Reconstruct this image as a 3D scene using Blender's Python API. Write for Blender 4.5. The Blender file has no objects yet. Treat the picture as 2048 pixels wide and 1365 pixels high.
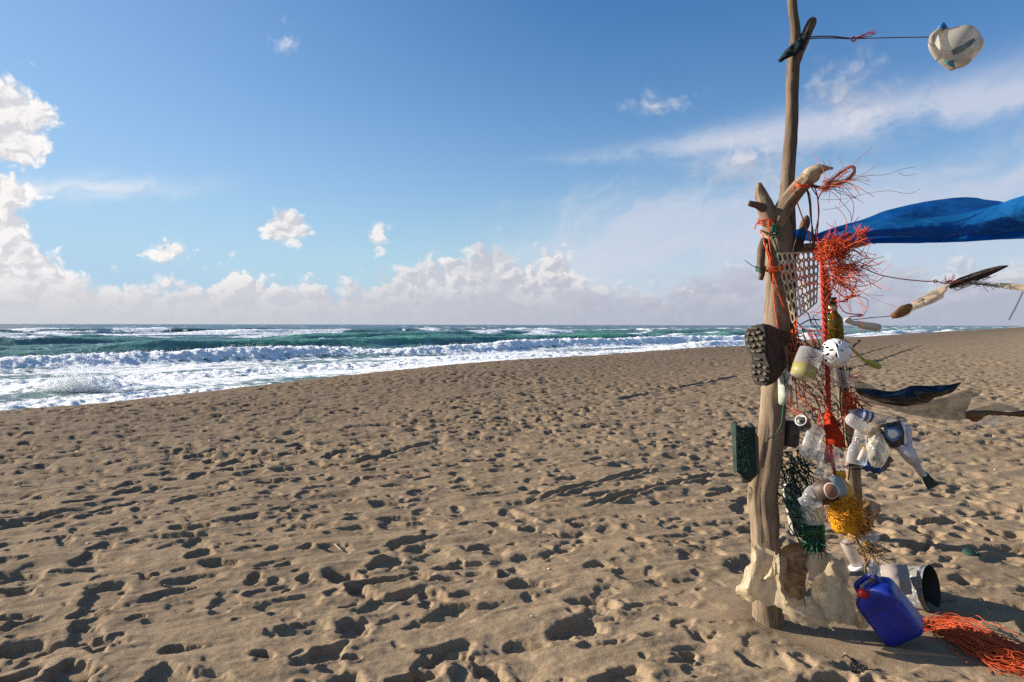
import bpy, math, random
import numpy as np
from mathutils import Vector, Matrix, noise as mnoise

scene = bpy.context.scene
col = scene.collection

# ------------------------------------------------------------------ camera
FPX = 1490.0                      # focal length in pixels of the 2048 px photograph
CAM_H = 1.6
PITCH = math.radians(1.25)
ROLL = math.radians(0.11)
cam_d = bpy.data.cameras.new("camera")
cam = bpy.data.objects.new("camera", cam_d)
col.objects.link(cam)
cam_d.sensor_width = 36.0
cam_d.lens = 36.0 * FPX / 2048.0
cam_d.clip_start = 0.05
cam_d.clip_end = 60000
cam.location = (0, 0, CAM_H)
CAM_R = Matrix.Rotation(math.pi / 2 - PITCH, 3, 'X') @ Matrix.Rotation(ROLL, 3, 'Z')
cam.rotation_euler = CAM_R.to_euler()
scene.camera = cam

def ray(px, py):
    return (CAM_R @ Vector(((px - 1024.0) / FPX, (682.5 - py) / FPX, -1.0))).normalized()

def P(px, py, Y):
    """point on the ray of a photo pixel at forward distance Y (metres)"""
    d = ray(px, py)
    return Vector((0, 0, CAM_H)) + d * (Y / d.y)

def azel(px, py):
    d = ray(px, py)
    return math.atan2(d.x, d.y), math.asin(d.z)

# ------------------------------------------------------------------ light
SUN_AZ = math.radians(-77.0)      # left of the viewing direction
SUN_EL = math.radians(19.0)
sun_d = bpy.data.lights.new("sun", 'SUN')
sun_d.energy = 5.0
sun_d.angle = math.radians(0.5)
sun_d.color = (1.0, 0.88, 0.74)
sun = bpy.data.objects.new("sun", sun_d)
col.objects.link(sun)
sdir = Vector((math.sin(SUN_AZ) * math.cos(SUN_EL), math.cos(SUN_AZ) * math.cos(SUN_EL), math.sin(SUN_EL)))
sun.rotation_euler = sdir.to_track_quat('Z', 'Y').to_euler()
sun.location = (-30, 10, 20)

scene.cycles.use_denoising = False
scene.view_settings.view_transform = 'Standard'
scene.view_settings.look = 'None'
scene.view_settings.gamma = 1.0
scene.view_settings.use_curve_mapping = False
scene.view_settings.exposure = 1.25

# ------------------------------------------------------------------ node helpers
class E:
    """a socket with arithmetic"""
    def __init__(s, g, k): s.g, s.k = g, k
    def __add__(s, o): return s.g.m('ADD', s, o)
    __radd__ = __add__
    def __sub__(s, o): return s.g.m('SUBTRACT', s, o)
    def __rsub__(s, o): return s.g.m('SUBTRACT', o, s)
    def __mul__(s, o): return s.g.m('MULTIPLY', s, o)
    __rmul__ = __mul__
    def __truediv__(s, o): return s.g.m('DIVIDE', s, o)
    def __neg__(s): return s.g.m('MULTIPLY', s, -1.0)

class G:
    def __init__(s, tree):
        s.t = tree
        tree.nodes.clear()
    def n(s, kind, **kw):
        nd = s.t.nodes.new('ShaderNode' + kind)
        for k, v in kw.items(): setattr(nd, k, v)
        return nd
    def set(s, sock, v):
        if isinstance(v, E): s.t.links.new(v.k, sock)
        elif hasattr(v, 'is_output'): s.t.links.new(v, sock)
        elif v is not None:
            if isinstance(v, (tuple, list)) and len(v) == 3 and sock.type == 'RGBA': v = (*v, 1)
            sock.default_value = v
    def m(s, op, *a, clamp=False):
        nd = s.n('Math', operation=op, use_clamp=clamp)
        for i, v in enumerate(a): s.set(nd.inputs[i], v)
        return E(s, nd.outputs[0])
    def mx(s, a, b): return s.m('MAXIMUM', a, b)
    def mn(s, a, b): return s.m('MINIMUM', a, b)
    def ss(s, lo, hi, v):
        nd = s.n('MapRange', interpolation_type='SMOOTHSTEP')
        s.set(nd.inputs[0], v); s.set(nd.inputs[1], lo); s.set(nd.inputs[2], hi)
        return E(s, nd.outputs[0])
    def vec(s, x, y, z=0.0):
        nd = s.n('CombineXYZ')
        for i, v in enumerate((x, y, z)): s.set(nd.inputs[i], v)
        return E(s, nd.outputs[0])
    def noise(s, v, scale=1, detail=4, rough=.55, dist=0, dim='3D', color=False):
        nd = s.n('TexNoise', noise_dimensions=dim)
        s.set(nd.inputs['Vector'], v)
        nd.inputs['Scale'].default_value = scale; nd.inputs['Detail'].default_value = detail
        nd.inputs['Roughness'].default_value = rough; nd.inputs['Distortion'].default_value = dist
        return E(s, nd.outputs['Color' if color else 'Fac'])
    def voro(s, v, scale=1, detail=0, rough=.5, dim='3D', feature='SMOOTH_F1', smooth=.6):
        nd = s.n('TexVoronoi', voronoi_dimensions=dim, feature=feature)
        s.set(nd.inputs['Vector'], v)
        nd.inputs['Scale'].default_value = scale; nd.inputs['Detail'].default_value = detail
        nd.inputs['Roughness'].default_value = rough
        if feature == 'SMOOTH_F1': nd.inputs['Smoothness'].default_value = smooth
        return E(s, nd.outputs['Distance'])
    def mixc(s, f, a, b, blend='MIX'):
        nd = s.n('Mix', data_type='RGBA', blend_type=blend)
        s.set(nd.inputs[0], f); s.set(nd.inputs[6], a); s.set(nd.inputs[7], b)
        return E(s, nd.outputs[2])
    def scale(s, v, xyz):
        nd = s.n('VectorMath', operation='MULTIPLY')
        s.set(nd.inputs[0], v); nd.inputs[1].default_value = xyz
        return E(s, nd.outputs[0])
    def vadd(s, a, b):
        nd = s.n('VectorMath', operation='ADD')
        s.set(nd.inputs[0], a); s.set(nd.inputs[1], b)
        return E(s, nd.outputs[0])
    def vscale(s, a, f):
        nd = s.n('VectorMath', operation='SCALE')
        s.set(nd.inputs[0], a); s.set(nd.inputs[3], f)
        return E(s, nd.outputs[0])
    def attr(s, name, out='Fac'):
        nd = s.n('Attribute', attribute_name=name)
        return E(s, nd.outputs[out])
    def tc(s, out='Object'):
        return E(s, s.n('TexCoord').outputs[out])
    def sep(s, v):
        nd = s.n('SeparateXYZ'); s.set(nd.inputs[0], v)
        return [E(s, o) for o in nd.outputs]
    def bump(s, h, strength=.3, dist=.01, normal=None):
        nd = s.n('Bump'); nd.inputs['Strength'].default_value = strength
        nd.inputs['Distance'].default_value = dist
        s.set(nd.inputs['Height'], h)
        if normal: s.set(nd.inputs['Normal'], normal)
        return E(s, nd.outputs[0])
    def out(s, shader, kind='OutputMaterial', **kw):
        nd = s.n(kind); s.set(nd.inputs[0], shader)
    def bsdf(s, **kw):
        nd = s.n('BsdfPrincipled')
        for k, v in kw.items(): s.set(nd.inputs[k.replace('_', ' ')], v)
        return E(s, nd.outputs[0])
    def mixs(s, f, a, b):
        nd = s.n('MixShader'); s.set(nd.inputs[0], f); s.set(nd.inputs[1], a); s.set(nd.inputs[2], b)
        return E(s, nd.outputs[0])

def mat(name):
    m = bpy.data.materials.new(name)
    m.use_nodes = True
    return m, G(m.node_tree)

# ------------------------------------------------------------------ sky
world = bpy.data.worlds.new("World")
scene.world = world
world.use_nodes = True
def build_sky():
    g = G(world.node_tree)
    x, y, z = g.sep(g.tc('Generated'))
    az = g.m('ARCTAN2', x, y)
    el = g.m('ARCSINE', z)
    skyn = g.n('TexSky', sky_type='NISHITA')
    skyn.sun_disc = False
    skyn.sun_elevation = SUN_EL
    skyn.sun_rotation = SUN_AZ
    skyn.altitude = 0
    skyn.air_density = 1.0
    skyn.dust_density = 0.3
    skyn.ozone_density = 2.0
    hs = g.n('HueSaturation'); hs.inputs['Saturation'].default_value = 1.38; hs.inputs['Hue'].default_value = .512
    g.set(hs.inputs['Color'], skyn.outputs[0])
    blue = E(g, hs.outputs[0])
    # ---- cumulus: silhouette field + billows
    pts = [(-200, 470), (0, 452), (60, 440), (115, 462), (135, 500), (190, 530), (330, 535), (430, 535), (450, 512), (475, 500),
           (510, 522), (560, 535), (650, 540), (735, 540), (775, 505), (850, 500), (880, 492), (935, 470), (985, 455), (1040, 492), (1085, 466),
           (1120, 462), (1150, 505), (1210, 545), (1330, 545), (1460, 500), (1560, 505), (1700, 500), (1900, 495), (2048, 490), (2300, 500)]
    fc = g.n('FloatCurve')
    fc.inputs[0].default_value = 1.0
    AZ0, AZ1, ESC = -0.80, 0.80, 0.20
    g.set(fc.inputs[1], (az - AZ0) / (AZ1 - AZ0))
    cu = fc.mapping.curves[0]
    uv = []
    for (a, b) in pts:
        q = azel(a, b); uv.append(((q[0] - AZ0) / (AZ1 - AZ0), q[1] / ESC))
    uv = [(u, v) for u, v in uv if 0 <= u <= 1]
    cu.points[0].location = (0, uv[0][1]); cu.points[1].location = (1, uv[-1][1])
    for u, v in uv: cu.points.new(u, v)
    for p_ in cu.points: p_.handle_type = 'AUTO'
    fc.mapping.update()
    top = E(g, fc.outputs[0]) * ESC + (g.noise(g.vec(az, 0.0), 5, 2) - .5) * 0.012
    def blob(px, py, rx, ry, gain=1.0):
        a, e = azel(px, py)
        kx = (azel(px + rx, py)[0] - a); ky = ry / FPX
        dx = (az - a) / kx; dy = (el - e) / ky
        return (1.0 - g.m('SQRT', dx * dx + dy * dy)) * (gain * 0.085)
    base = top - el
    for b in [(572, 455, 66, 42, .8), (752, 470, 34, 50, .55), (20, 250, 100, 105, .9), (-20, 380, 130, 60, .8), (-60, 300, 90, 120, 1),
              (325, 505, 72, 36, .5), (75, 228, 60, 50, .55), (0, 460, 130, 60, .7), (660, 492, 22, 12, .25), (1690, 200, 105, 56, .5),
              (580, 82, 26, 30, .22), (1310, 214, 58, 20, .28), (1500, 330, 130, 55, .40)]:
        base = g.mx(base, blob(*b))
    warp = g.noise(g.vec(az, el), 30, 4, color=True, dim='2D')
    pw = g.vadd(g.vec(az, el * 1.25), g.vscale(g.vadd(warp, (-.5, -.5, -.5)), .030))
    def billow(p):
        v = 1.0 - g.voro(p, 30, 3.5, .58, dim='2D', smooth=.35)
        n = g.noise(p, 26, 8, .58, dim='2D')
        return v * .45 + n * .55
    b0 = billow(pw)
    b1 = billow(g.vadd(pw, (-.0075, .0085, 0)))
    f = base + (b0 - .56) * 0.075
    soft = g.ss(-.1, .6, az) * .016 + g.ss(.10, .2, el) * .030 * g.ss(-.3, .1, az) + g.ss(.26, .34, el) * .03
    dens = g.ss(-0.006 - soft * .6, .016 + soft, f)
    # shading: lit towards the sun (left, up), grey bases
    lit = g.ss(-.16, .15, b0 - b1) * .85 + .12
    low = g.ss(.075, .020, el)
    deep = g.ss(.004, .045, f)
    lit = lit * (1.0 - low * .70) * (1.0 - deep * .22)
    big = g.noise(g.vec(az * 1.0, el * 2.6), 9, 4, .55, dim='2D')
    greyp = g.ss(.42, .60, big) * g.ss(-.35, .10, az)
    lit = lit * (1.0 - greyp * .75)
    glare = g.ss(.5, -.75, az)
    shade_c = g.mixc(glare, (.45, .475, .58), (.66, .66, .70))
    lit_c = g.mixc(glare, (.80, .79, .80), (1.06, 1.02, .98))
    cum = g.mixc(lit, shade_c, lit_c)
    # ---- thin high cloud drawn out by the wind
    th = math.radians(11)
    xi = az * math.cos(th) + el * math.sin(th)
    et = el * math.cos(th) - az * math.sin(th)
    cw = g.noise(g.vec(az, el), 7, 3, color=True, dim='2D')
    cv = g.vadd(g.vec(xi * 4.0, et * 15.0), g.vscale(cw, 1.6))
    ci = g.noise(cv, 1.0, 7, .62, dim='2D')
    ci2 = g.noise(g.vadd(g.vec(xi * 14.0, et * 26.0), g.vscale(cw, 1.5)), 1.0, 6, .6, dim='2D')
    def line(p0, p1):
        (a0, e0), (a1, e1) = azel(*p0), azel(*p1)
        return e0 + (az - a0) * ((e1 - e0) / (a1 - a0))
    dA = el - line((1000, 328), (2048, 178)) + (ci2 - .5) * .03
    wA = .004 + g.mx(az, 0.0) * .045
    mA = g.m('EXPONENT', -((dA / wA) * (dA / wA))) * g.ss(-.05, .35, az)
    mA = mA * g.ss(.25, .58, ci * .5 + ci2 * .5)
    lineB = g.mx(line((820, 430), (1480, 300)), 0.0)
    lineB = g.mn(lineB, azel(1700, 285)[1])
    dB = lineB - el
    mB = g.ss(-.02, .075, dB + (ci - .5) * .13) * g.ss(-.16, .12, az) * (g.ss(.25, .72, ci) * .45 + .45)
    dC = el - line((0, 382), (400, 372)) + (ci2 - .5) * .03
    mC = g.m('EXPONENT', -((dC / .013) * (dC / .013))) * g.ss(-.32, -.52, az) * g.ss(.25, .6, ci) * .75
    dD = el - line((850, 420), (980, 400))
    cir = g.m('MINIMUM', g.mx(g.mx(mA, mB), mC), .92)
    circ = g.mixc(glare, (.56, .62, .76), (.88, .89, .92))
    # ---- moist air paling towards the horizon, brighter on the sun's side
    hz = g.m('EXPONENT', -(g.mx(el, 0.0) / .15)) * .90 + g.ss(.2, -1.1, az) * .55
    pale = g.mixc(g.m('MINIMUM', hz, .8), (0, 0, 0), (.55, .66, .78))
    K = 0.1
    def up(c, s=1.0 / K): return g.vscale(c, s)
    EXPO = 2.38                      # cloud colours above are display values at this exposure factor
    blue2 = g.mixc(g.m('MINIMUM', hz, .88), g.vscale(blue, SKY_GAIN), up((.40, .60, .82), 1 / K / EXPO))
    s1 = g.mixc(cir, blue2, up(circ, 1 / K / EXPO))
    s2 = g.mixc(dens * .97, s1, up(cum, 1 / K / EXPO))
    # below the horizon the water covers it; keep the horizon tone
    veil = g.ss(.045, .0, el) * .75
    s3 = g.mixc(veil, s2, up(g.mixc(glare, (.43, .465, .565), (.60, .62, .67)), 1 / K / EXPO))
    bg = g.n('Background')
    g.set(bg.inputs[0], s3)
    bg.inputs[1].default_value = K
    g.out(E(g, bg.outputs[0]), 'OutputWorld')
SKY_GAIN = 0.62
build_sky()
world.cycles.sampling_method = 'MANUAL'
world.cycles.sample_map_resolution = 512

# ------------------------------------------------------------------ numpy noise
def hash2(ix, iy, seed):
    h = (ix.astype(np.int64) * 374761393 + iy.astype(np.int64) * 668265263 + seed * 974634777) & 0xffffffff
    h = ((h ^ (h >> 13)) * 1274126177) & 0xffffffff
    h = ((h ^ (h >> 16)) * 2246822519) & 0xffffffff
    return ((h ^ (h >> 15)) & 0xffffff) / float(0x1000000)

def vnoise(x, y, seed=0):
    ix, iy = np.floor(x), np.floor(y)
    fx, fy = x - ix, y - iy
    fx = fx * fx * fx * (fx * (fx * 6 - 15) + 10); fy = fy * fy * fy * (fy * (fy * 6 - 15) + 10)
    a = hash2(ix, iy, seed); b = hash2(ix + 1, iy, seed); c = hash2(ix, iy + 1, seed); d = hash2(ix + 1, iy + 1, seed)
    return (a + (b - a) * fx) + ((c + (d - c) * fx) - (a + (b - a) * fx)) * fy

def fbm(x, y, octs=4, seed=0, gain=.5):
    r = 0; amp = 1; tot = 0
    for o in range(octs):
        r = r + amp * vnoise(x * 2 ** o + 17.3 * o, y * 2 ** o - 9.1 * o, seed + o); tot += amp; amp *= gain
    return r / tot

def sstep(lo, hi, v):
    t = np.clip((v - lo) / (hi - lo), 0, 1)
    return t * t * (3 - 2 * t)

def pits(x, y, cell, prob, ra, rb, depth, seed, rim=.25, ang=None, sharp=.45):
    """irregular trodden pits: one candidate per cell, hashed place, size and heading"""
    out = np.zeros_like(x)
    cx, cy = np.floor(x / cell), np.floor(y / cell)
    for dx in (-1, 0, 1):
        for dy in (-1, 0, 1):
            gx, gy = cx + dx, cy + dy
            h = [hash2(gx, gy, seed + 31 * k) for k in range(6)]
            px = (gx + .15 + .7 * h[0]) * cell; py = (gy + .15 + .7 * h[1]) * cell
            a = (h[2] * 6.283) if ang is None else ang + (h[2] - .5) * 1.3
            ca, sa = np.cos(a), np.sin(a)
            sz = .6 + .8 * h[3]
            lx = ((x - px) * ca + (y - py) * sa) / (ra * sz)
            ly = (-(x - px) * sa + (y - py) * ca) / (rb * sz)
            r = np.sqrt(lx * lx + ly * ly)
            on = (h[4] < prob) * (.35 + .9 * h[5])
            d = -sstep(1.0, 1.0 - sharp, r) + rim * np.exp(-((r - 1.22) / .26) ** 2)
            out = out + on * depth * d
    return out

SHORE_N = (-.8, .6)
def shore_s(x, y): return SHORE_N[0] * x + SHORE_N[1] * y
SEA_Z = -3.4

def sand_height(x, y):
    r = np.hypot(x, y)
    s = shore_s(x, y)
    wob = (fbm(x * .045, y * .045, 3, 5) - .5) * 5.0
    edge = 18.5 + wob - 6.0 * sstep(42, 16, r) + 4.0 * sstep(30, 160, r)
    z = -np.where(s > edge, .012 * (s - edge) ** 2, 0)
    z = np.where(s > edge + 10, -1.2 - .20 * (s - edge - 10), z)
    z = np.maximum(z, -9)
    z = z + .0022 * np.clip(y - 70, 0, 500) * sstep(40, 20, s)
    z = z + 3.2 * sstep(60, 400, -s) + (fbm(x * .012, y * .012, 3, 11) - .5) * 3 * sstep(80, 400, -s)
    # broad undulation
    z = z + (fbm(x * .22, y * .22, 3, 2) - .5) * .14 * sstep(60, 10, s - edge + 30)
    # warped coordinates make every pit ragged
    wx = x + (fbm(x * 6, y * 6, 4, 40, .6) - .5) * .14
    wy = y + (fbm(x * 6, y * 6, 4, 60, .6) - .5) * .14
    fade = sstep(140, 60, r)
    trod = .52 + .60 * sstep(.34, .62, fbm(x * .33, y * .33, 3, 77))
    d = pits(wx, wy, .34, .78, .135, .072, .048, 101, .14, sharp=.32)
    d += pits(wx + 3.1, wy - 1.7, .47, .72, .150, .085, .055, 202, .16, sharp=.30)
    d += pits(wx * 1.0 + 9.3, wy + 4.4, .21, .62, .065, .040, .026, 303, .12, sharp=.4)
    d += pits(wx - 5.3, wy + 2.4, .95, .55, .30, .17, .035, 404, .22, sharp=.7)
    d += pits(wx + 7.7, wy + 8.8, .60, .70, .23, .065, .045, 505, .2, ang=.38, sharp=.35)
    d = np.maximum(d, -.075)
    # sand drifted by the wind off the sea: tails running with it
    wdx, wdy = .93, .37
    u = x * wdx + y * wdy; v = -x * wdy + y * wdx
    strk = fbm(u * 1.1, v * 5.0, 4, 500) - .5
    rip = (fbm(x * 11, y * 11, 4, 600, .6) - .5) * .014
    z = z + fade * (d * trod * .88 + strk * .045 + rip + (fbm(x * 2.1, y * 2.1, 3, 620) - .5) * .035)
    # wheel and sledge tracks
    for (p0, p1, w) in TRACKS:
        ax, ay = p0; bx, by = p1
        L = math.hypot(bx - ax, by - ay)
        tx, ty = (bx - ax) / L, (by - ay) / L
        al = (x - ax) * tx + (y - ay) * ty
        pe = -(x - ax) * ty + (y - ay) * tx + (fbm(al * .5, al * 0, 2, 9) - .5) * .12
        on = sstep(-.2, .5, al) * sstep(L + .2, L - .5, al)
        q = pe / w
        z = z + on * .045 * (-np.exp(-q ** 2) * 1.25 + .55 * np.exp(-((q - 1.9) / .8) ** 2) + .5 * np.exp(-((q + 1.9) / .8) ** 2)) * (.6 + .6 * fbm(al * 1.3, pe * 0, 2, 33))
    # mound heaped round the post foot
    mx_, my_ = POST_BASE.x, POST_BASE.y
    rm = np.hypot(x - mx_ , y - my_)
    z = z * (1 - .75 * np.exp(-(rm / .42) ** 2)) + .05 * np.exp(-(rm / .38) ** 2)
    for (qx, qy), rad in ((gpt(1785, 1290), .42), (gpt(1800, 1225), .30), (gpt(1960, 1300), .45), (gpt(1650, 1265), .35)):
        rm = np.hypot(x - qx, y - qy)
        z = z * (1 - .82 * np.exp(-(rm / rad) ** 4)) - .012 * np.exp(-(rm / rad) ** 4)
    return z

def gpt(px, py, z=0.0):
    d = ray(px, py); t = (z - CAM_H) / d.z
    return (d.x * t, d.y * t)
TRACKS = [(gpt(1050, 1012), gpt(1330, 936), .035), (gpt(1170, 1022), gpt(1450, 945), .035),
          (gpt(1700, 742), gpt(1850, 690), .12), (gpt(1640, 735), gpt(1800, 688), .12),
          (gpt(10, 1060), gpt(190, 1015), .07), (gpt(1240, 800), gpt(1480, 752), .08), (gpt(700, 930), gpt(900, 880), .06)]
POST_BASE = Vector((*gpt(1537, 1250), 0))

def grid_mesh(name, X, Y, Z, keep=None, smooth=True, attrs=None):
    nr, nc = X.shape
    co = np.stack([X, Y, Z], -1).reshape(-1, 3).astype(np.float32)
    idx = np.arange(nr * nc, dtype=np.int32).reshape(nr, nc)
    q = np.stack([idx[:-1, :-1], idx[:-1, 1:], idx[1:, 1:], idx[1:, :-1]], -1).reshape(-1, 4)
    if keep is not None:
        k = keep.reshape(-1)
        q = q[k[q].any(1)]
        used = np.zeros(len(co), bool); used[q] = True
        remap = np.cumsum(used) - 1
        co = co[used]; q = remap[q].astype(np.int32)
        if attrs: attrs = {a: v.reshape(-1)[used] for a, v in attrs.items()}
    me = bpy.data.meshes.new(name)
    me.vertices.add(len(co)); me.vertices.foreach_set('co', co.ravel())
    me.loops.add(q.size); me.loops.foreach_set('vertex_index', q.ravel())
    me.polygons.add(len(q)); me.polygons.foreach_set('loop_start', np.arange(0, q.size, 4, dtype=np.int32))
    if smooth: me.polygons.foreach_set('use_smooth', np.ones(len(q), bool))
    if attrs:
        for a, v in attrs.items():
            at = me.attributes.new(a, 'FLOAT', 'POINT'); at.data.foreach_set('value', v.reshape(-1).astype(np.float32))
    me.update(calc_edges=True); me.validate()
    return me

def polar(r_rows, th):
    R, T = np.meshgrid(r_rows, th, indexing='ij')
    return R * np.sin(T), R * np.cos(T)

def thetas(lo, hi, step):
    fine = np.arange(math.radians(lo), math.radians(hi), step)
    a = np.linspace(-math.pi, math.radians(lo), 60)[:-1]
    b = np.linspace(math.radians(hi), math.pi, 60)
    return np.concatenate([a, fine, b])

def build_sand():
    rr = np.concatenate([np.linspace(.02, 2.5, 14), np.geomspace(2.6, 9, 480), np.geomspace(9.05, 110, 450), np.geomspace(113, 30000, 60)])
    X, Y = polar(rr, thetas(-46, 43, .0021))
    Z = sand_height(X, Y)
    far = np.hypot(X, Y)
    Z = np.where((far > 4000), np.minimum(Z, -3), Z)
    me = grid_mesh('beach', X, Y, Z)
    m, g = mat('sand')
    p = g.tc('Object')
    n1 = g.noise(p, .35, 4, .6)
    n2 = g.noise(p, 7, 5, .6)
    n3 = g.noise(p, 160, 3, .7)
    n4 = g.noise(p, 420, 2, .7)
    c = g.mixc(g.ss(.3, .7, n1), (.245, .180, .112), (.298, .223, .142))
    c = g.mixc(g.ss(.42, .75, n2) * .55, c, (.172, .122, .074))
    c = g.mixc(g.ss(.50, .62, n3) * .55, c, (.10, .07, .045))
    c = g.mixc(g.ss(.50, .64, g.noise(p, 70, 3, .7)) * .35, c, (.13, .09, .055))
    c = g.mixc(g.ss(.60, .72, n4) * .35, c, (.38, .32, .24))
    # damp, darker sand towards the sea
    px, py, pz = g.sep(p)
    s = px * SHORE_N[0] + py * SHORE_N[1]
    damp = g.ss(-1.0, 17.0, s + (n1 - .5) * 9.0)
    c = g.mixc(damp * .66, c, (.088, .063, .043))
    h = n3 * .5 + n4 * .35 + n2 * 1.2
    b = g.bump(h, .55, .012)
    g.out(g.bsdf(Base_Color=c, Roughness=.95, Normal=b, Specular_IOR_Level=.12))
    me.materials.append(m)
    o = bpy.data.objects.new('beach', me); o['kind'] = 'structure'
    col.objects.link(o)
    return o
build_sand()

# ------------------------------------------------------------------ sea
def build_sea():
    rr = np.concatenate([np.geomspace(30, 640, 580), np.geomspace(530, 40000, 70)])
    X, Y = polar(rr, thetas(-46, 43, .0024))
    s0 = shore_s(X, Y); t = X * .6 + Y * .8
    s = s0 + (fbm(t * .018, s0 * .012, 3, 900) - .5) * 20 + (fbm(t * .08, s0 * .05, 2, 910) - .5) * 4
    Z = np.full_like(X, SEA_Z)
    foam = np.zeros_like(X); thin = np.zeros_like(X)
    crests = [(46, .4, 1.0), (63, .9, 1.0), (84, 1.35, 1.0), (117, 1.55, .16), (150, 1.3, .34), (185, 1.6, .20), (226, 1.4, .30), (275, 1.7, .28),
              (335, 1.6, .32), (405, 1.7, .30), (490, 1.7, .34), (600, 1.8, .32)]
    rough = fbm(X * 1.1, Y * 1.1, 4, 930)
    rough2 = fbm(X * 3.1, Y * 3.1, 3, 940)
    for i, (sc, hgt, br) in enumerate(crests):
        al = fbm(t * (.011 + .002 * (i % 3)) + i * 7.7, s * 0 + i * 3.1, 3, 950 + i)
        hh = hgt * (.22 + 1.2 * sstep(.36, .66, al))
        wid_f = 2.4 + .035 * sc * .5      # steep shoreward face
        wid_b = 5.5 + .10 * sc * .5
        d = s - sc
        prof = np.where(d < 0, np.exp(-(d / wid_f) ** 2), np.exp(-(d / wid_b) ** 2))
        Z = Z + hh * prof
        # breaking where the crest is high (or always, close in)
        bk = sstep(1 - br - .12, 1 - br + .12, fbm(t * .02 + i * 13.7, s * 0 + i, 3, 990 + i) * 1.1)
        if br >= 1: bk = np.ones_like(al) * .95
        roll = np.where(d < 0, np.exp(-(d / (wid_f * 1.25)) ** 2), np.exp(-(d / (wid_b * .35)) ** 2)) * bk
        Z = Z + roll * ((rough - .45) * .85 + (rough2 - .5) * .5) * min(1.0, .45 + hgt * .35)
        foam = np.maximum(foam, roll * 1.45)
        # foam lying in front of and behind a broken crest
        foam = np.maximum(foam, bk * .62 * np.exp(-((d + wid_f * 1.5) / (wid_f * 2.2)) ** 2))
        foam = np.maximum(foam, bk * .44 * np.exp(-((d - wid_b * .5) / (wid_b * .9)) ** 2))
        thin = np.maximum(thin, hh / 2.2 * np.where(d < 0, np.exp(-((d + wid_f * .35) / (wid_f * .6)) ** 2), np.exp(-(d / (wid_b * .25)) ** 2)) * (1 - np.clip(roll, 0, 1)))
    # shore wash: thick foam
    wash = sstep(104, 74, s)
    foam = np.maximum(foam, wash * (.70 + .75 * (fbm(s * .14, t * .05, 4, 1200) - .42)))
    # splash of a wave hitting the backwash
    sx, sy = gpt(150, 762, SEA_Z + .4)
    for (ppx, hh, ww) in ((110, .25, 2.4), (150, .35, 2.6), (195, .35, 2.6), (240, .2, 2.4), (60, .2, 2.4)):
        sx, sy = gpt(ppx, 780, SEA_Z)
        k = np.exp(-(((X - sx) ** 2 + (Y - sy) ** 2) / ww ** 2))
        Z = Z + k * hh * (.6 + .9 * rough2)
        foam = np.maximum(foam, k * 1.5)
    # chop
    amp = sstep(40, 140, s) * .55 + .12
    Z = Z + amp * ((fbm(s * .22, t * .09, 4, 1300) - .5) * 1.5 + (fbm(X * .9, Y * .9, 3, 1320) - .5) * .35)
    # whitecaps far out
    wc = fbm(s * .055, t * .016, 4, 1400, .55)
    far = sstep(130, 200, s)
    foam = np.maximum(foam, far * sstep(.585, .69, wc) * .80)
    foam = np.maximum(foam, sstep(95, 120, s) * sstep(330, 190, s) * (.16 + .55 * fbm(s * .16, t * .03, 4, 1450)))
    Z = np.where(np.hypot(X, Y) > 900, SEA_Z + (Z - SEA_Z) * .4, Z)
    Z = np.where(s0 < 34, np.minimum(Z, SEA_Z + .3), Z)
    me = grid_mesh('sea', X, Y, Z, keep=(s0 > 22), attrs={'off': sstep(110, 420, s), 'foam': np.clip(foam, 0, 1.5), 'thin': np.clip(thin, 0, 1)})
    m, g = mat('sea_water')
    p = g.tc('Object')
    fo = g.attr('foam'); tn = g.attr('thin')
    lace = g.noise(g.vadd(p, g.vscale(g.noise(p, .5, 3, color=True), 1.6)), .85, 7, .66)
    lace2 = 1.0 - g.voro(g.vadd(p, g.vscale(g.noise(p, .8, 4, color=True), 1.4)), .75, 2, .6, smooth=.2)
    pat = lace * .65 + lace2 * .35
    f = g.ss(.0, .22, fo - (1.0 - pat) * .98 + .06)
    fine = g.noise(g.scale(p, (1, 1, .3)), 1.6, 6, .62)
    wave_n = g.bump(g.noise(p, .35, 8, .64) * 2.2 + fine * .35, .9, .55)
    deep = g.mixc(tn, (.060, .130, .118), (.100, .330, .175))  # light scattered through thin crests is put into the greener base colour
    deep = g.mixc(g.ss(.42, .62, g.noise(p, .02, 3)) * .5, deep, (.042, .098, .108))
    deep = g.mixc(g.attr('off') * .8, deep, (.040, .070, .088))
    water = g.bsdf(Base_Color=deep, Roughness=.30, Normal=wave_n, IOR=1.33)
    fn = g.bump(g.noise(p, 1.8, 7, .68) * 1.2 + lace2 * .4, .8, .35)
    fcol = g.mixc(g.ss(.35, .7, g.noise(p, .6, 5, .6)), (.68, .74, .78), (.88, .89, .90))
    foamy = g.bsdf(Base_Color=fcol, Roughness=.9, Normal=fn, Specular_IOR_Level=.1)
    g.out(g.mixs(f, water, foamy))
    me.materials.append(m)
    o = bpy.data.objects.new('sea', me); o['kind'] = 'structure'
    col.objects.link(o)
    # spray: droplets torn off the breaking water by the onshore wind
    rng = np.random.default_rng(5)
    C = []
    def plume(px, py, n, sx, sz, lift):
        x0, y0 = gpt(px, py, SEA_Z)
        q = rng.normal(size=(n, 3)) * (sx, sx, sz)
        q[:, 2] = np.abs(q[:, 2])
        q[:, 0] += q[:, 2] * .5
        C.append(q + (x0, y0, SEA_Z + lift))
    for k in range(26):
        plume(rng.uniform(85, 225), 788, 430, .42, .35 + .75 * rng.random(), .15)
    flat = np.stack([X.ravel(), Y.ravel(), Z.ravel()], -1)
    vis = (np.abs(s.ravel() - 82.5) < 2.2) & (np.abs(np.arctan2(X, Y).ravel()) < .75)
    pick = rng.choice(np.nonzero(vis)[0], 420)
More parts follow.
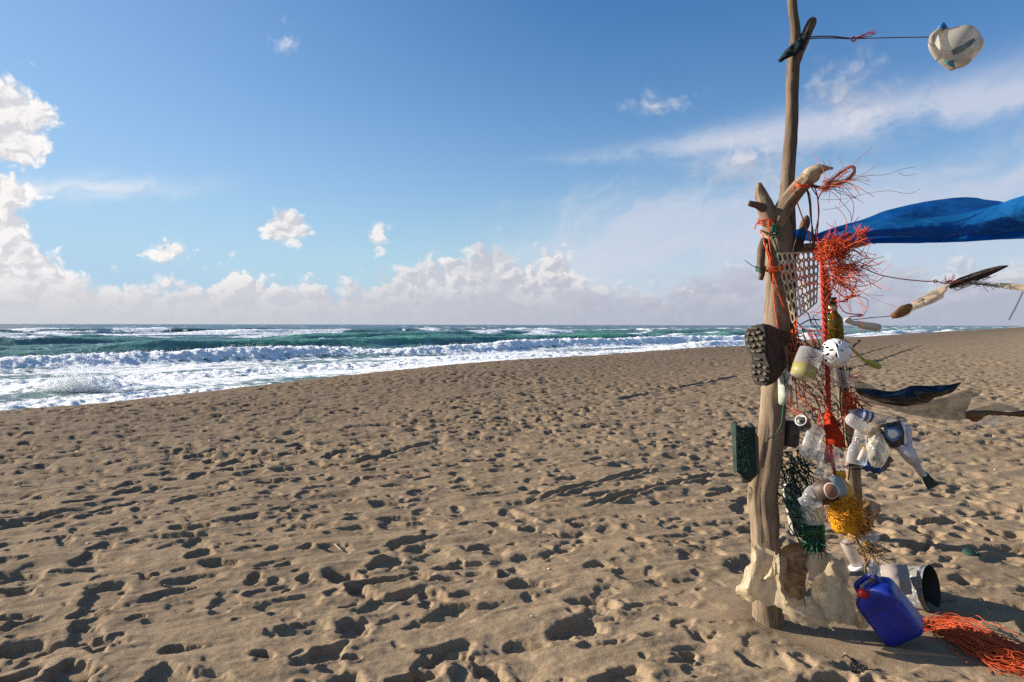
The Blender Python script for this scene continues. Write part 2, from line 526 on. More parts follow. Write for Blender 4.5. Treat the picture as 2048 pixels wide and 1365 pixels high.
    for i in pick:
        n = rng.integers(4, 26)
        q = rng.normal(size=(n, 3)) * (.55, .55, .22); q[:, 2] = np.abs(q[:, 2])
        C.append(flat[i] + q)
    C = np.concatenate(C)
    tet = np.array([(1, 1, 1), (-1, -1, 1), (-1, 1, -1), (1, -1, -1)], float) * .57
    sz = .016 + .035 * rng.random(len(C)) ** 3
    V = (C[:, None, :] + tet[None] * sz[:, None, None]).reshape(-1, 3)
    F = (np.arange(len(C))[:, None, None] * 4 + np.array([(0, 1, 2), (0, 3, 1), (0, 2, 3), (1, 3, 2)])[None]).reshape(-1, 3)
    sm = bpy.data.meshes.new('sea_spray'); sm.from_pydata(V.tolist(), [], F.tolist())
    m, g = mat('spray')
    tl = g.n('BsdfTranslucent'); tl.inputs[0].default_value = (.92, .94, .95, 1)
    g.out(g.mixs(.5, g.bsdf(Base_Color=(.92, .94, .95), Roughness=.6), E(g, tl.outputs[0])))
    sm.materials.append(m)
    so = bpy.data.objects.new('sea_spray', sm); so['kind'] = 'stuff'
    so['label'] = 'white spray thrown up by waves breaking near the shore'; so['category'] = 'spray'
    col.objects.link(so)
build_sea()

# ------------------------------------------------------------------ mesh tools for the driftwood tower
random.seed(11)
WORLD = {}
def wloc(o): return WORLD.get(o.name, Vector((0, 0, 0))) if o else Vector((0, 0, 0))

def tag(o, label, cat, group=None):
    o['label'] = label; o['category'] = cat
    if group: o['group'] = group
    return o

def thing(name, label, cat, loc, group=None):
    o = bpy.data.objects.new(name, None)
    o.empty_display_size = .05
    col.objects.link(o); o.location = loc; WORLD[o.name] = Vector(loc)
    return tag(o, label, cat, group)

def cr(pts, n):
    """Catmull-Rom through tuples -> n samples"""
    A = np.array(pts, float)
    if len(A) == 2:
        t = np.linspace(0, 1, n)[:, None]; return A[0] * (1 - t) + A[1] * t
    A = np.vstack([2 * A[0] - A[1], A, 2 * A[-1] - A[-2]])
    k = len(A) - 3
    out = []
    for q in np.linspace(0, k, n):
        i = min(int(q), k - 1); t = q - i
        p0, p1, p2, p3 = A[i:i + 4]
        out.append(.5 * ((2 * p1) + (-p0 + p2) * t + (2 * p0 - 5 * p1 + 4 * p2 - p3) * t * t + (-p0 + 3 * p1 - 3 * p2 + p3) * t ** 3))
    return np.array(out)

class MB:
    def __init__(s): s.v, s.f, s.g, s.sm = [], [], [], []
    def add(s, V, F, grain=None, smooth=True):
        b = len(s.v)
        s.v += [tuple(p) for p in V]; s.f += [tuple(i + b for i in f) for f in F]
        s.g += list(grain) if grain is not None else [tuple(p) for p in V]
        s.sm += [smooth] * len(F)
        return s
    def tube(s, pts, rad, sides=8, rough=0, seed=0, cap=True, groove=0, squash=1.0):
        P_ = [Vector(p) for p in pts]; n = len(P_)
        if not hasattr(rad, '__len__'): rad = [rad] * n
        V, Gr = [], []
        t = (P_[1] - P_[0]).normalized()
        up = t.orthogonal().normalized(); L = 0
        for i in range(n):
            t2 = (P_[min(i + 1, n - 1)] - P_[max(i - 1, 0)])
            t2 = t2.normalized() if t2.length > 1e-9 else t
            up = (up - t2 * up.dot(t2)); up = up.normalized() if up.length > 1e-6 else t2.orthogonal().normalized()
            sd = t2.cross(up); t = t2
            if i: L += (P_[i] - P_[i - 1]).length
            for k in range(sides):
                a = 2 * math.pi * k / sides
                r = rad[i]
                if rough:
                    c = Vector((math.cos(a) * 1.3, math.sin(a) * 1.3, L / max(max(rad), .01) * .35 + seed * 7.1))
                    r *= 1 + rough * (mnoise.noise(c) + .5 * mnoise.noise(c * 2.7))
                if groove:
                    c = Vector((math.cos(a) * 4.5, math.sin(a) * 4.5, L * 2.2 + seed * 3.3))
                    r *= 1 - groove * max(0, mnoise.noise(c)) * 1.6 + groove * .5 * mnoise.noise(c * 2.3)
                V.append(P_[i] + (up * math.cos(a) * squash + sd * math.sin(a)) * r)
                Gr.append((math.cos(a) * rad[i], math.sin(a) * rad[i], L + seed * 1.7))
        F = []
        for i in range(n - 1):
            for k in range(sides):
                k2 = (k + 1) % sides
                F.append((i * sides + k, i * sides + k2, (i + 1) * sides + k2, (i + 1) * sides + k))
        if cap:
            F.append(tuple(reversed(range(sides)))); F.append(tuple((n - 1) * sides + k for k in range(sides)))
        return s.add(V, F, Gr)
    def lathe(s, p0, p1, prof, sides=24, rough=0, seed=0, squash=1.0, ref=None):
        """prof: (t along axis, radius m)"""
        a = Vector(p0); ax = Vector(p1) - a
        t = ax.normalized()
        up = (Vector(ref) if ref else t.orthogonal())
        up = (up - t * up.dot(t)).normalized(); sd = t.cross(up)
        V, Gr, F = [], [], []
        for i, (q, r) in enumerate(prof):
            c = a + ax * q
            for k in range(sides):
                an = 2 * math.pi * k / sides
                rr = max(r, 1e-4)
                if rough:
                    rr *= 1 + rough * (mnoise.noise(Vector((math.cos(an) * 1.5, math.sin(an) * 1.5, q * 4 + seed * 5.3))) + .5 * abs(mnoise.noise(Vector((math.cos(an) * 3, math.sin(an) * 3, q * 8 + seed)))))
                V.append(c + (up * math.cos(an) * squash + sd * math.sin(an)) * rr)
                Gr.append((math.cos(an), math.sin(an), q))
        for i in range(len(prof) - 1):
            for k in range(sides):
                k2 = (k + 1) % sides
                F.append((i * sides + k, i * sides + k2, (i + 1) * sides + k2, (i + 1) * sides + k))
        if prof[0][1] > 1e-3 and prof[0][0] == 0: F.append(tuple(reversed(range(sides))))
        if prof[-1][1] > 1e-3 and prof[-1][0] == 1: F.append(tuple((len(prof) - 1) * sides + k for k in range(sides)))
        return s.add(V, F, Gr)
    def sheet(s, rows, nu=40, nv=16, crumple=.0, freq=9, seed=0, axis=None, stretch=(1, 1, 1), ragged=0.0, smooth=True, yaw=0.0):
        """rows of (px, py, Y) control points -> surface with straight sharp creases, as crumpled film has"""
        pm = np.mean([q[0] for r in rows for q in r])
        R = [cr([tuple(P(q[0], q[1], q[2] + yaw * (q[0] - pm))) for q in r], nu) for r in rows]
        A = np.array(R)                                   # rows, nu, 3
        B = np.stack([cr(A[:, i], nv) for i in range(nu)], 1)   # nv, nu, 3
        rn = random.Random(seed * 77 + 5)
        st = Vector(stretch)
        waves = []
        for k in range(9):
            d = Vector((rn.gauss(0, 1), rn.gauss(0, 1), rn.gauss(0, 1))).normalized()
            f = freq * (.5 + .32 * k)
            waves.append((d, f, rn.random() * 9, 1.0 / (1 + .55 * k)))
        V, F, Gr = [], [], []
        ax = Vector(axis) if axis else Vector((.15, -1, .1))
        for j in range(nv):
            for i in range(nu):
                p = Vector(B[j, i])
                u, v = i / (nu - 1), j / (nv - 1)
                if ragged:
                    e = max(0, 1 - 7 * min(u, 1 - u)) + max(0, 1 - 7 * min(v, 1 - v))
                    if e > 0:
                        q = p * 26 + Vector((seed, 0, 3))
                        p = p + Vector((mnoise.noise(q) + .6 * mnoise.noise(q * 2.7), 0, mnoise.noise(q + Vector((7, 7, 0))) + .6 * mnoise.noise(q * 2.9))) * ragged * e
                if crumple:
                    q = Vector((p.x * st.x, p.y * st.y, p.z * st.z))
                    q = q + Vector((mnoise.noise(p * 6 + Vector((seed, 0, 0))), mnoise.noise(p * 6 + Vector((0, seed, 0))), mnoise.noise(p * 6 + Vector((0, 0, seed))))) * .06
                    t = 0; w = Vector((0, 0, 0))
                    for k, (d, f, ph, am) in enumerate(waves):
                        x = q.dot(d) * f + ph; tr = abs(2 * (x - math.floor(x)) - 1)
                        t += (tr - .5) * am
                        w += d * (tr - .5) * am * .35
                    p = p + (ax * t + w) * crumple
                V.append(p); Gr.append((u, v, 0))
        for j in range(nv - 1):
            for i in range(nu - 1):
                F.append((j * nu + i, j * nu + i + 1, (j + 1) * nu + i + 1, (j + 1) * nu + i))
        return s.add(V, F, Gr, smooth)
    def prism(s, outline, off, scale=1.0):
        """outline of world points, extruded by the vector off (top scaled about its centre)"""
        n = len(outline); c = sum((Vector(p) for p in outline), Vector()) / n
        V = [Vector(p) for p in outline] + [c + (Vector(p) - c) * scale + Vector(off) for p in outline]
        F = [tuple(range(n)), tuple(reversed(range(n, 2 * n)))] + [(i, (i + 1) % n + 0, n + (i + 1) % n, n + i) for i in range(n)]
        return s.add(V, F, smooth=False)
    def build(s, name, material, parent=None, solid=0, bevel=0, base=None, sub=0):
        if parent is None:
            A = np.array(s.v)
            loc = Vector(base) if base else Vector(((A[:, 0].min() + A[:, 0].max()) / 2, (A[:, 1].min() + A[:, 1].max()) / 2, A[:, 2].min()))
            off = loc
        else:
            off = wloc(parent); loc = None
        me = bpy.data.meshes.new(name)
        me.from_pydata([(p[0] - off[0], p[1] - off[1], p[2] - off[2]) for p in s.v], [], s.f)
        me.polygons.foreach_set('use_smooth', s.sm)
        at = me.attributes.new('grain', 'FLOAT_VECTOR', 'POINT')
        at.data.foreach_set('vector', np.array(s.g, np.float32).ravel())
        me.materials.append(material)
        me.update()
        o = bpy.data.objects.new(name, me); col.objects.link(o)
        if parent is None: o.location = loc; WORLD[o.name] = Vector(loc)
        else: o.parent = parent; WORLD[o.name] = Vector(off)
        if sub:
            m = o.modifiers.new('sub', 'SUBSURF'); m.levels = sub; m.render_levels = sub
        if bevel:
            m = o.modifiers.new('bevel', 'BEVEL'); m.width = bevel; m.segments = 3; m.limit_method = 'ANGLE'; m.angle_limit = math.radians(25)
        if solid:
            m = o.modifiers.new('solid', 'SOLIDIFY'); m.thickness = solid; m.offset = 0
        return o

def px2m(r, Y): return r / FPX * Y
def path(pts, n): return [Vector(p) for p in cr([tuple(P(*q)) for q in pts], n)]
def ppath(pts, n):
    """control points (px, py, Y, radius px) -> points, radii in metres"""
    A = cr([(*P(a, b, c), px2m(r, c)) for a, b, c, r in pts], n)
    return [Vector(q[:3]) for q in A], [max(q[3], .0008) for q in A]

# ------------------------------------------------------------------ materials
ALB = .84
def sc(c): return tuple(x * ALB for x in c) if c else c
def m_wood(name, c1, c2, c3, bump=.6):
    c1, c2, c3 = sc(c1), sc(c2), sc(c3)
    m, g = mat(name)
    v = g.attr('grain', 'Vector')
    st = g.scale(v, (60, 60, 5))
    st2 = g.scale(v, (150, 150, 9))
    a = g.noise(st, 1, 5, .65); b = g.noise(st2, 1, 4, .7)
    lo = g.noise(g.scale(v, (9, 9, 4)), 1, 4, .6)
    c = g.mixc(g.ss(.35, .65, lo), c1, c2)
    c = g.mixc(g.ss(.50, .70, a) * .7, c, c3)
    crack = g.ss(.60, .70, b)
    c = g.mixc(crack * .7, c, tuple(x * .35 for x in c3))
    h = a * .7 - crack * .9 + b * .3
    g.out(g.bsdf(Base_Color=c, Roughness=.85, Normal=g.bump(h, bump, .006), Specular_IOR_Level=.2))
    return m
def m_flat(name, c, rough=.6, var=.25, scale=30, spec=.3, bump=.0, dirt=None, trans=0):
    c = sc(c); dirt = sc(dirt)
    m, g = mat(name)
    p = g.tc('Object')
    n = g.noise(p, scale, 4, .6)
    cc = g.mixc(g.ss(.35, .7, n), c, tuple(x * (1 - var) for x in c))
    if dirt: cc = g.mixc(g.ss(.50, .68, g.noise(p, scale * .35, 5, .65)) * .7, cc, dirt)
    nm = g.bump(n, bump, .006) if bump else None
    sh = g.bsdf(Base_Color=cc, Roughness=rough, Specular_IOR_Level=spec, Normal=nm)
    if trans:
        tr = g.n('BsdfTranslucent'); g.set(tr.inputs[0], cc)
        sh = g.mixs(trans, sh, E(g, tr.outputs[0]))
    g.out(sh)
    return m
def m_film(name, c, clear=.3, trans=.5, rough=.25, dirt=None, dscale=14, tint=None, clearv=.2):
    """thin plastic film: partly see-through, partly scattering, glossy"""
    c = sc(c); dirt = sc(dirt)
    m, g = mat(name)
    p = g.tc('Object')
    n = g.noise(p, dscale, 5, .62)
    cc = c
    f = clear
    if dirt:
        d = g.ss(.45, .70, n)
        cc = g.mixc(d * .75, c, dirt); f = clear - d * clear * .5
    pr = g.bsdf(Base_Color=cc, Roughness=rough, Specular_IOR_Level=.4)
    tr = g.n('BsdfTranslucent'); g.set(tr.inputs[0], cc)
    tp = g.n('BsdfTransparent'); tp.inputs[0].default_value = (*(tint or (1, 1, 1)), 1)
    lw = g.n('LayerWeight'); lw.inputs[0].default_value = .35
    f2 = (1.0 - E(g, lw.outputs['Facing']) * .7) * f
    g.out(g.mixs(f2, g.mixs(trans, pr, E(g, tr.outputs[0])), E(g, tp.outputs[0])))
    return m

WOOD = m_wood('weathered_driftwood', (.27, .205, .138), (.165, .120, .080), (.085, .058, .038), .9)
WOOD_DARK = m_wood('dark_driftwood', (.165, .118, .080), (.10, .072, .050), (.05, .036, .026), .9)
WOOD_PALE = m_wood('pale_split_wood', (.44, .35, .235), (.33, .245, .16), (.16, .11, .07), .9)
ORANGE = m_flat('orange_twine', (.92, .19, .065), .6, .25, 60, trans=.5)
RED = m_flat('red_rope', (.50, .050, .022), .75, .45, 70)
ORANGE_BRIGHT = m_flat('faded_orange_twine', (.72, .17, .06), .6, .35, 60, trans=.3)
GREEN = m_flat('green_net_twine', (.022, .12, .075), .75, .4, 60)
GREEN_DK = m_flat('dark_green_net_twine', (.012, .055, .038), .8, .4, 60)
BLACK = m_flat('black_twine', (.018, .018, .02), .7, .3, 60)
GREY_T = m_flat('grey_thread', (.12, .11, .11), .7, .3, 60)
BROWN_T = m_flat('brown_cord', (.13, .08, .045), .85, .4, 60)
YELLOW_T = m_flat('yellow_orange_net', (.78, .33, .015), .7, .4, 40)
MILKY = m_film('milky_plastic', (.56, .51, .42), .28, .42, .3, (.30, .24, .16), 8)
CLEAR = m_film('clear_plastic', (.74, .76, .78), .88, .35, .06)
CLEAR_W = m_film('cloudy_clear_plastic', (.70, .72, .73), .68, .45, .12)
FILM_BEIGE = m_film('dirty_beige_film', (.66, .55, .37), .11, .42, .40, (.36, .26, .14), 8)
FILM_TAN = m_film('tan_film', (.66, .52, .32), .20, .55, .3, (.28, .19, .10), 7)
TARP = m_film('blue_tarpaulin', (.018, .23, .54), .56, .5, .35, (.012, .16, .44), 5, tint=(.22, .55, .88))
BLACK_F = m_flat('black_bin_bag', (.010, .009, .009), .32, .2, 20, .38)
OLIVE_G = m_film('olive_glass', (.11, .085, .010), .30, .3, .08, None, tint=(.75, .62, .12))
GREEN_G = m_film('green_glass', (.012, .05, .03), .45, .2, .08, None, tint=(.25, .75, .45))
LEATHER = m_flat('brown_boot_leather', (.085, .052, .038), .8, .5, 25, .2, .4)
RUBBER = m_flat('worn_rubber_sole', (.15, .128, .10), .9, .45, 40, .15, .5, (.24, .20, .14))
WHITE_P = m_flat('white_plastic', (.78, .78, .78), .35, .06, 20, .5, 0, (.62, .60, .56))
GREY_P = m_flat('grey_plastic', (.42, .42, .43), .45, .1, 20, .4)
BLUE_P = m_flat('cobalt_blue_plastic', (.006, .020, .270), .38, .18, 14, .45, .08, (.016, .034, .27))
BLUE_CAP = m_flat('blue_cap_plastic', (.01, .12, .40), .4, .1, 20, .4)
RED_P = m_flat('red_plastic', (.55, .02, .015), .4, .1, 20, .4)
YELLOW_P = m_flat('yellow_plastic', (.80, .42, .012), .4, .15, 12, .4, 0, None, .25)
BEIGE_P = m_flat('beige_plastic_panel', (.46, .38, .26), .5, .12, 20, .35, 0, (.44, .36, .26))
GREEN_BOARD = m_flat('dark_green_painted_board', (.012, .044, .034), .75, .5, 22, .25, .5, (.035, .045, .035))
SILVER = m_flat('can_aluminium', (.62, .62, .63), .3, .1, 30, .6)
CAN_DARK = m_flat('dark_crushed_can', (.055, .045, .045), .45, .5, 18, .5, .2, (.05, .06, .16))
PAPER = m_flat('bleached_paper', (.56, .52, .44), .8, .15, 12, .1)
GREY_CLOTH = m_flat('grey_sun_bleached_cloth', (.32, .285, .255), .9, .12, 25, .1, .2)
FEATHER_D = m_flat('dark_brown_feather', (.045, .034, .028), .75, .5, 60, .2)
FEATHER_L = m_flat('pale_feather', (.42, .36, .28), .8, .3, 60, .2)
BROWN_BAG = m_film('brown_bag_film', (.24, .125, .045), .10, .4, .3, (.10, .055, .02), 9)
RED_CLOTH = m_flat('red_net_cloth', (.56, .045, .014), .8, .4, 90, .15, .4, None, .35)
LIQUID = m_flat('yellowish_liquid', (.62, .55, .22), .15, .1, 10, .5, 0, None, .5)
PACKET_K = m_flat('black_foil_packet', (.018, .018, .024), .35, .4, 40, .5, .2)
PACKET_W = m_flat('white_foil_packet', (.58, .58, .60), .35, .3, 26, .5, .2, (.16, .18, .26))
BLUE_BAG = m_film('blue_bag_film', (.012, .09, .34), .15, .4, .3)
RUST = m_flat('rusty_orange_net', (.42, .12, .03), .8, .5, 50, .2)
WEED = m_flat('dry_seaweed', (.022, .020, .018), .8, .4, 40)
LIME = m_film('lime_plastic', (.50, .52, .10), .25, .4, .2)

def paint_bucket():
    m, g = mat('paint_spattered_bucket')
    p = g.tc('Object')
    n = g.noise(p, 60, 5, .7); b = g.noise(p, 14, 4, .6)
    c = g.mixc(g.ss(.45, .60, b), (.13, .125, .11), (.07, .09, .11))
    c = g.mixc(g.ss(.55, .62, n), c, (.40, .38, .34))
    c = g.mixc(g.ss(.62, .70, g.noise(p, 30, 3)), c, (.03, .12, .30))
    g.out(g.bsdf(Base_Color=c, Roughness=.7))
    return m
BUCKET = paint_bucket()
BUCKET_IN = m_flat('bucket_inside', (.022, .028, .026), .7, .3, 20, .2)

def label_mat():
    m, g = mat('dark_bottle_label')
    gx, gy, gz = g.sep(g.attr('grain', 'Vector'))
    an = g.m('ARCTAN2', gx, gy)
    dx = (an - 1.45) * 1.0; dy = (gz - .5) * 3.2
    rr = g.m('SQRT', dx * dx * 1.3 + dy * dy)
    ring = g.ss(.07, .03, g.m('ABSOLUTE', rr - .85)) 
    c = g.mixc(g.ss(.30, .36, gz + (g.noise(g.tc('Object'), 40, 2) - .5) * .1), (.18, .24, .24), (.035, .016, .010))
    c = g.mixc(g.ss(.85, .8, rr) * .5, c, (.30, .14, .08))
    c = g.mixc(ring, c, (.60, .52, .40))
    g.out(g.bsdf(Base_Color=c, Roughness=.6))
    return m
LABEL = label_mat()
def patch_mat():
    """black packet print: pale and blue patches, no picture"""
    m, g = mat('printed_black_packet')
    v = g.attr('grain', 'Vector')
    gx, gy, gz = g.sep(v)
    w = (g.noise(v, 5, 3) - .5) * .25
    dx = (gx - .55) * 1.5 + w; dy = (gy - .5) * 1.6 + w
    r = g.m('SQRT', dx * dx + dy * dy)
    c = g.mixc(g.ss(.46, .40, r), (.016, .016, .020), (.05, .13, .30))
    c = g.mixc(g.ss(.30, .25, r + (g.noise(v, 14, 2) - .5) * .2), c, (.55, .54, .52))
    c = g.mixc(g.ss(.90, .93, gx), c, (.6, .6, .62))
    g.out(g.bsdf(Base_Color=c, Roughness=.35))
    return m
PRINT = patch_mat()

# ------------------------------------------------------------------ the driftwood tower
YP = POST_BASE.y                                   # forward distance of the main post
def D(px): return YP + .02 + max(0, px - 1560) * .0016   # depth of the net hung from the post

post = thing('driftwood_post', 'thick weathered driftwood post forked at its top and planted in the sand', 'post', POST_BASE)
def trunk(pts, n, sides=28, rough=.10, groove=.16, seed=1):
    a, r = ppath(pts, n)
    return MB().tube(a, r, sides, rough, seed, True, groove)
trunk([(1538, 1282, YP, 32), (1537, 1245, YP, 31), (1534, 1150, YP, 29), (1530, 1060, YP, 28), (1525, 1000, YP, 29), (1529, 955, YP, 29), (1538, 890, YP, 26),
       (1545, 820, YP, 25.5), (1549, 740, YP, 25), (1553, 640, YP, 23.5), (1557, 560, YP, 24), (1557, 500, YP, 27), (1556, 462, YP, 26), (1557, 440, YP, 22), (1558, 428, YP, 13)], 150).build('trunk', WOOD, post)
# left stump of the fork and its spur
st = trunk([(1552, 475, YP, 18), (1541, 440, YP - .01, 18), (1531, 415, YP - .01, 17), (1524, 395, YP, 14), (1520, 378, YP, 9), (1519, 366, YP, 3.5)], 44, 22, .12, .18, 2).build('fork_stump', WOOD, post)
trunk([(1530, 418, YP - .03, 10), (1514, 411, YP - .05, 6.5), (1503, 408, YP - .06, 6), (1497, 406, YP - .06, 5)], 14, 14, .15, .1, 3).build('spur', WOOD_DARK, st)
# right limb running up to a pale split end
lb = trunk([(1553, 470, YP, 20), (1557, 440, YP - .02, 19), (1572, 408, YP - .05, 18), (1590, 385, YP - .08, 16.5), (1606, 367, YP - .10, 16), (1616, 357, YP - .11, 15.5)], 60, 24, .10, .16, 4).build('fork_limb', WOOD, post)
trunk([(1612, 361, YP - .105, 16), (1622, 350, YP - .115, 17.5), (1634, 341, YP - .125, 13), (1646, 338, YP - .13, 8), (1657, 337, YP - .135, 4), (1666, 337, YP - .14, 2.5)], 30, 18, .22, .25, 5).build('split_end', WOOD_PALE, lb)
trunk([(1612, 368, YP - .09, 4.5), (1628, 373, YP - .1, 3.5), (1645, 376, YP - .1, 3.0), (1654, 375, YP - .1, 4), (1660, 371, YP - .1, 2.5)], 18, 10, .15, .1, 6).build('twig', WOOD_DARK, lb)
trunk([(1512, 1010, YP, 14), (1504, 985, YP - .02, 9), (1497, 975, YP - .02, 3)], 14, 14, .2, .15, 7).build('knot', WOOD, post)

YT = YP + .13
tall = thing('tall_driftwood_pole', 'slender tall driftwood pole rising behind the forked post', 'pole', P(1572, 700, YT))
trunk([(1577, 760, YT, 15), (1576, 640, YT, 17), (1576, 560, YT, 17), (1575, 470, YT, 17), (1573, 420, YT, 16.5), (1575, 370, YT, 14), (1580, 300, YT, 13), (1584, 220, YT, 12.3), (1585, 160, YT, 12.3),
       (1588, 110, YT, 12), (1591, 85, YT, 10.5), (1591, 55, YT, 10), (1586, 20, YT, 9.3), (1583, -30, YT, 9), (1581, -90, YT, 8)], 130, 20, .10, .16, 8).build('shaft', WOOD_DARK, tall)
trunk([(1590, 125, YT, 10), (1597, 105, YT, 11), (1607, 82, YT - .01, 10.5), (1617, 60, YT - .02, 9.5), (1625, 43, YT - .02, 8.5), (1628, 37, YT - .02, 5)], 30, 18, .10, .14, 9).build('side_branch', WOOD_DARK, tall)

Y2T, Y2B = YP + .32, gpt(1712, 1075)[1]
lean = thing('leaning_driftwood_stake', 'thin driftwood stake leaning in from behind, wrapped in orange twine', 'stake', Vector((*gpt(1712, 1075), 0)))
def lz(t): return Y2T + (Y2B - Y2T) * t
trunk([(1648, 540, lz(0), 8), (1655, 600, lz(.11), 8.5), (1672, 700, lz(.3), 9.5), (1688, 800, lz(.49), 11), (1700, 880, lz(.64), 13), (1707, 960, lz(.79), 14.5), (1712, 1075, lz(1.0), 15), (1713, 1095, lz(1.03), 15)], 80, 18, .12, .16, 10).build('shaft', WOOD, lean)
mb = MB()
for k in range(7):
    py = 560 + k * 13
    pp = [(P(1651 + k * 1.5 + 10 * math.cos(a), py + 4 * math.sin(a * 1.3), lz(.05 + .02 * k) + .035 * math.sin(a))) for a in np.linspace(0, 6.28, 14)]
    mb.tube(pp, .004, 5)
mb.build('twine_wrap', ORANGE, lean)

hb = thing('horizontal_driftwood_stick', 'pale driftwood stick lashed crosswise below the blue tarpaulin', 'stick', P(1578, 500, YP + .16))
trunk([(1570, 500, YP + .18, 10), (1600, 498, YP + .16, 10), (1650, 494, YP + .13, 10), (1700, 490, YP + .1, 8), (1725, 488, YP + .08, 6), (1740, 485, YP + .07, 2.5)], 50, 16, .12, .14, 12).build('shaft', WOOD_PALE, hb)

sk = thing('short_stake', 'short dark stake with a rounded tip, blue cloth tied round it', 'stake', P(1594, 510, YP + .05))
trunk([(1591, 512, YP + .05, 7.5), (1597, 490, YP + .05, 8.5), (1604, 465, YP + .05, 9), (1610, 447, YP + .05, 9), (1613, 436, YP + .05, 6), (1614, 431, YP + .05, 2)], 30, 16, .10, .12, 13).build('shaft', WOOD_DARK, sk)
a, r = ppath([(1592, 468, YP + .02, 9), (1600, 469, YP + .0, 11), (1612, 472, YP + .0, 11), (1625, 476, YP + .0, 8), (1640, 477, YP, 7)], 24)
MB().tube(a, r, 14, .25, 4, True, .3).build('cloth_knot', TARP, sk)

dk = thing('bark_offcut', 'rough bark offcut tied to the seaward side of the post with green string', 'driftwood', P(1521, 560, YP - .03))
trunk([(1528, 478, YP - .02, 6), (1524, 500, YP - .03, 8.5), (1522, 525, YP - .03, 9), (1524, 545, YP - .03, 7), (1521, 560, YP - .03, 5)], 30, 16, .2, .2, 14).build('bark', WOOD_DARK, dk)
mb = MB()
for k in range(3):
    mb.tube([P(1522 + 11 * math.cos(a), 534 + k * 4 + 2 * math.sin(a), YP - .03 - .03 * math.sin(a)) for a in np.linspace(0, 6.28, 14)], .0025, 5)
mb.tube(path([(1515, 536, YP - .05), (1505, 532, YP - .06), (1490, 521, YP - .07)], 10), .002, 5)
mb.build('string', GREEN, dk)

# ---- wrapped cords on the post
def ring(mb, px, py, rx, ry, Y, rz, rad, turns=1, rise=0):
    n = int(18 * turns)
    pp = [P(px + rx * math.cos(a), py + ry * math.sin(a) + rise * k / n, Y + rz * -math.sin(a)) for k, a in enumerate(np.linspace(0, 6.283 * turns, n))]
    mb.tube(pp, rad, 5)
mb = MB()
ring(mb, 1536, 437, 21, 3, YP, .07, .003, 3, 14)
ring(mb, 1545, 460, 25, 4, YP, .08, .003, 2, 8)
ring(mb, 1560, 537, 30, 4, YP, .085, .0035, 2, 6)
ring(mb, 1606, 362, 16, 8, YP - .10, .055, .003, 3, 8)
for pts in ([(1537, 440, YP - .08), (1538, 480, YP - .09), (1545, 530, YP - .085), (1548, 600, YP - .08), (1556, 660, YP - .09), (1564, 730, YP - .085)],
            [(1525, 470, YP - .07), (1535, 510, YP - .08), (1550, 560, YP - .09), (1566, 610, YP - .07), (1590, 650, YP - .04), (1600, 690, YP - .02)],
            [(1536, 438, YP - .08), (1520, 443, YP - .09), (1512, 450, YP - .1), (1509, 459, YP - .1)],
            [(1527, 485, YP - .07), (1540, 515, YP - .09), (1543, 545, YP - .09), (1575, 530, YP - .08), (1592, 545, YP - .05), (1596, 560, YP)],
            [(1532, 540, YP - .09), (1560, 534, YP - .1), (1590, 532, YP - .05), (1600, 548, YP)],
            [(1586, 372, YP - .13), (1596, 410, YP - .1), (1610, 450, YP - .08), (1622, 490, YP - .05), (1630, 515, YP - .02)]):
    mb.tube(path(pts, 30), .0032, 6)
tag(mb.build('orange_lashing', ORANGE), 'orange twine lashed round the post and its forked top', 'twine')
mb = MB()
for pts in ([(1523, 462, YP - .08), (1537, 468, YP - .09), (1546, 475, YP - .09), (1553, 495, YP - .09), (1558, 512, YP - .08), (1566, 525, YP - .06)],
            [(1537, 468, YP - .09), (1545, 458, YP - .1), (1556, 451, YP - .1)], [(1540, 466, YP - .1), (1552, 460, YP - .1), (1559, 457, YP - .1)]):
    mb.tube(path(pts, 24), .0045, 6)
for k in range(40):
    c = P(random.uniform(1543, 1558), random.uniform(450, 476), YP - .1)
    d = Vector((random.gauss(0, 1), random.gauss(0, 1), random.gauss(0, 1))).normalized() * .016
    mb.tube([c - d, c + Vector((random.gauss(0, .006), -.004, random.gauss(0, .006))), c + d], .002, 4)
tag(mb.build('green_rope_knot', GREEN), 'knotted green cord hanging down the post below the fork', 'cord')
mb = MB()
for pts in ([(1612, 374, YP - .09), (1618, 400, YP - .08), (1621, 430, YP - .07), (1627, 470, YP - .05), (1632, 500, YP - .02), (1635, 520, YP)],
            [(1613, 376, YP - .09), (1620, 395, YP - .085), (1623, 440, YP - .07), (1625, 480, YP - .06), (1630, 512, YP - .01)]):
    mb.tube(path(pts, 26), .0036, 6, .3, 2)
tag(mb.build('brown_twine', BROWN_T), 'brown twisted cord hanging from the forked limb to the orange tangle', 'cord')
mb = MB()
for pts in ([(1628, 372, YP - .1), (1634, 390, YP - .09), (1637, 420, YP - .08), (1636, 450, YP - .07), (1634, 480, YP - .05), (1640, 500, YP - .02)],
            [(1634, 388, YP - .09), (1638, 425, YP - .08), (1632, 460, YP - .06), (1628, 490, YP - .03)],
            [(1618, 368, YP - .1), (1634, 392, YP - .09)], [(1656, 370, YP - .1), (1641, 388, YP - .09), (1636, 400, YP - .085)]):
    mb.tube(path(pts, 24), .003, 6)
tag(mb.build('red_hanging_cord', RED), 'red cord hanging from the twig of the forked limb', 'cord')

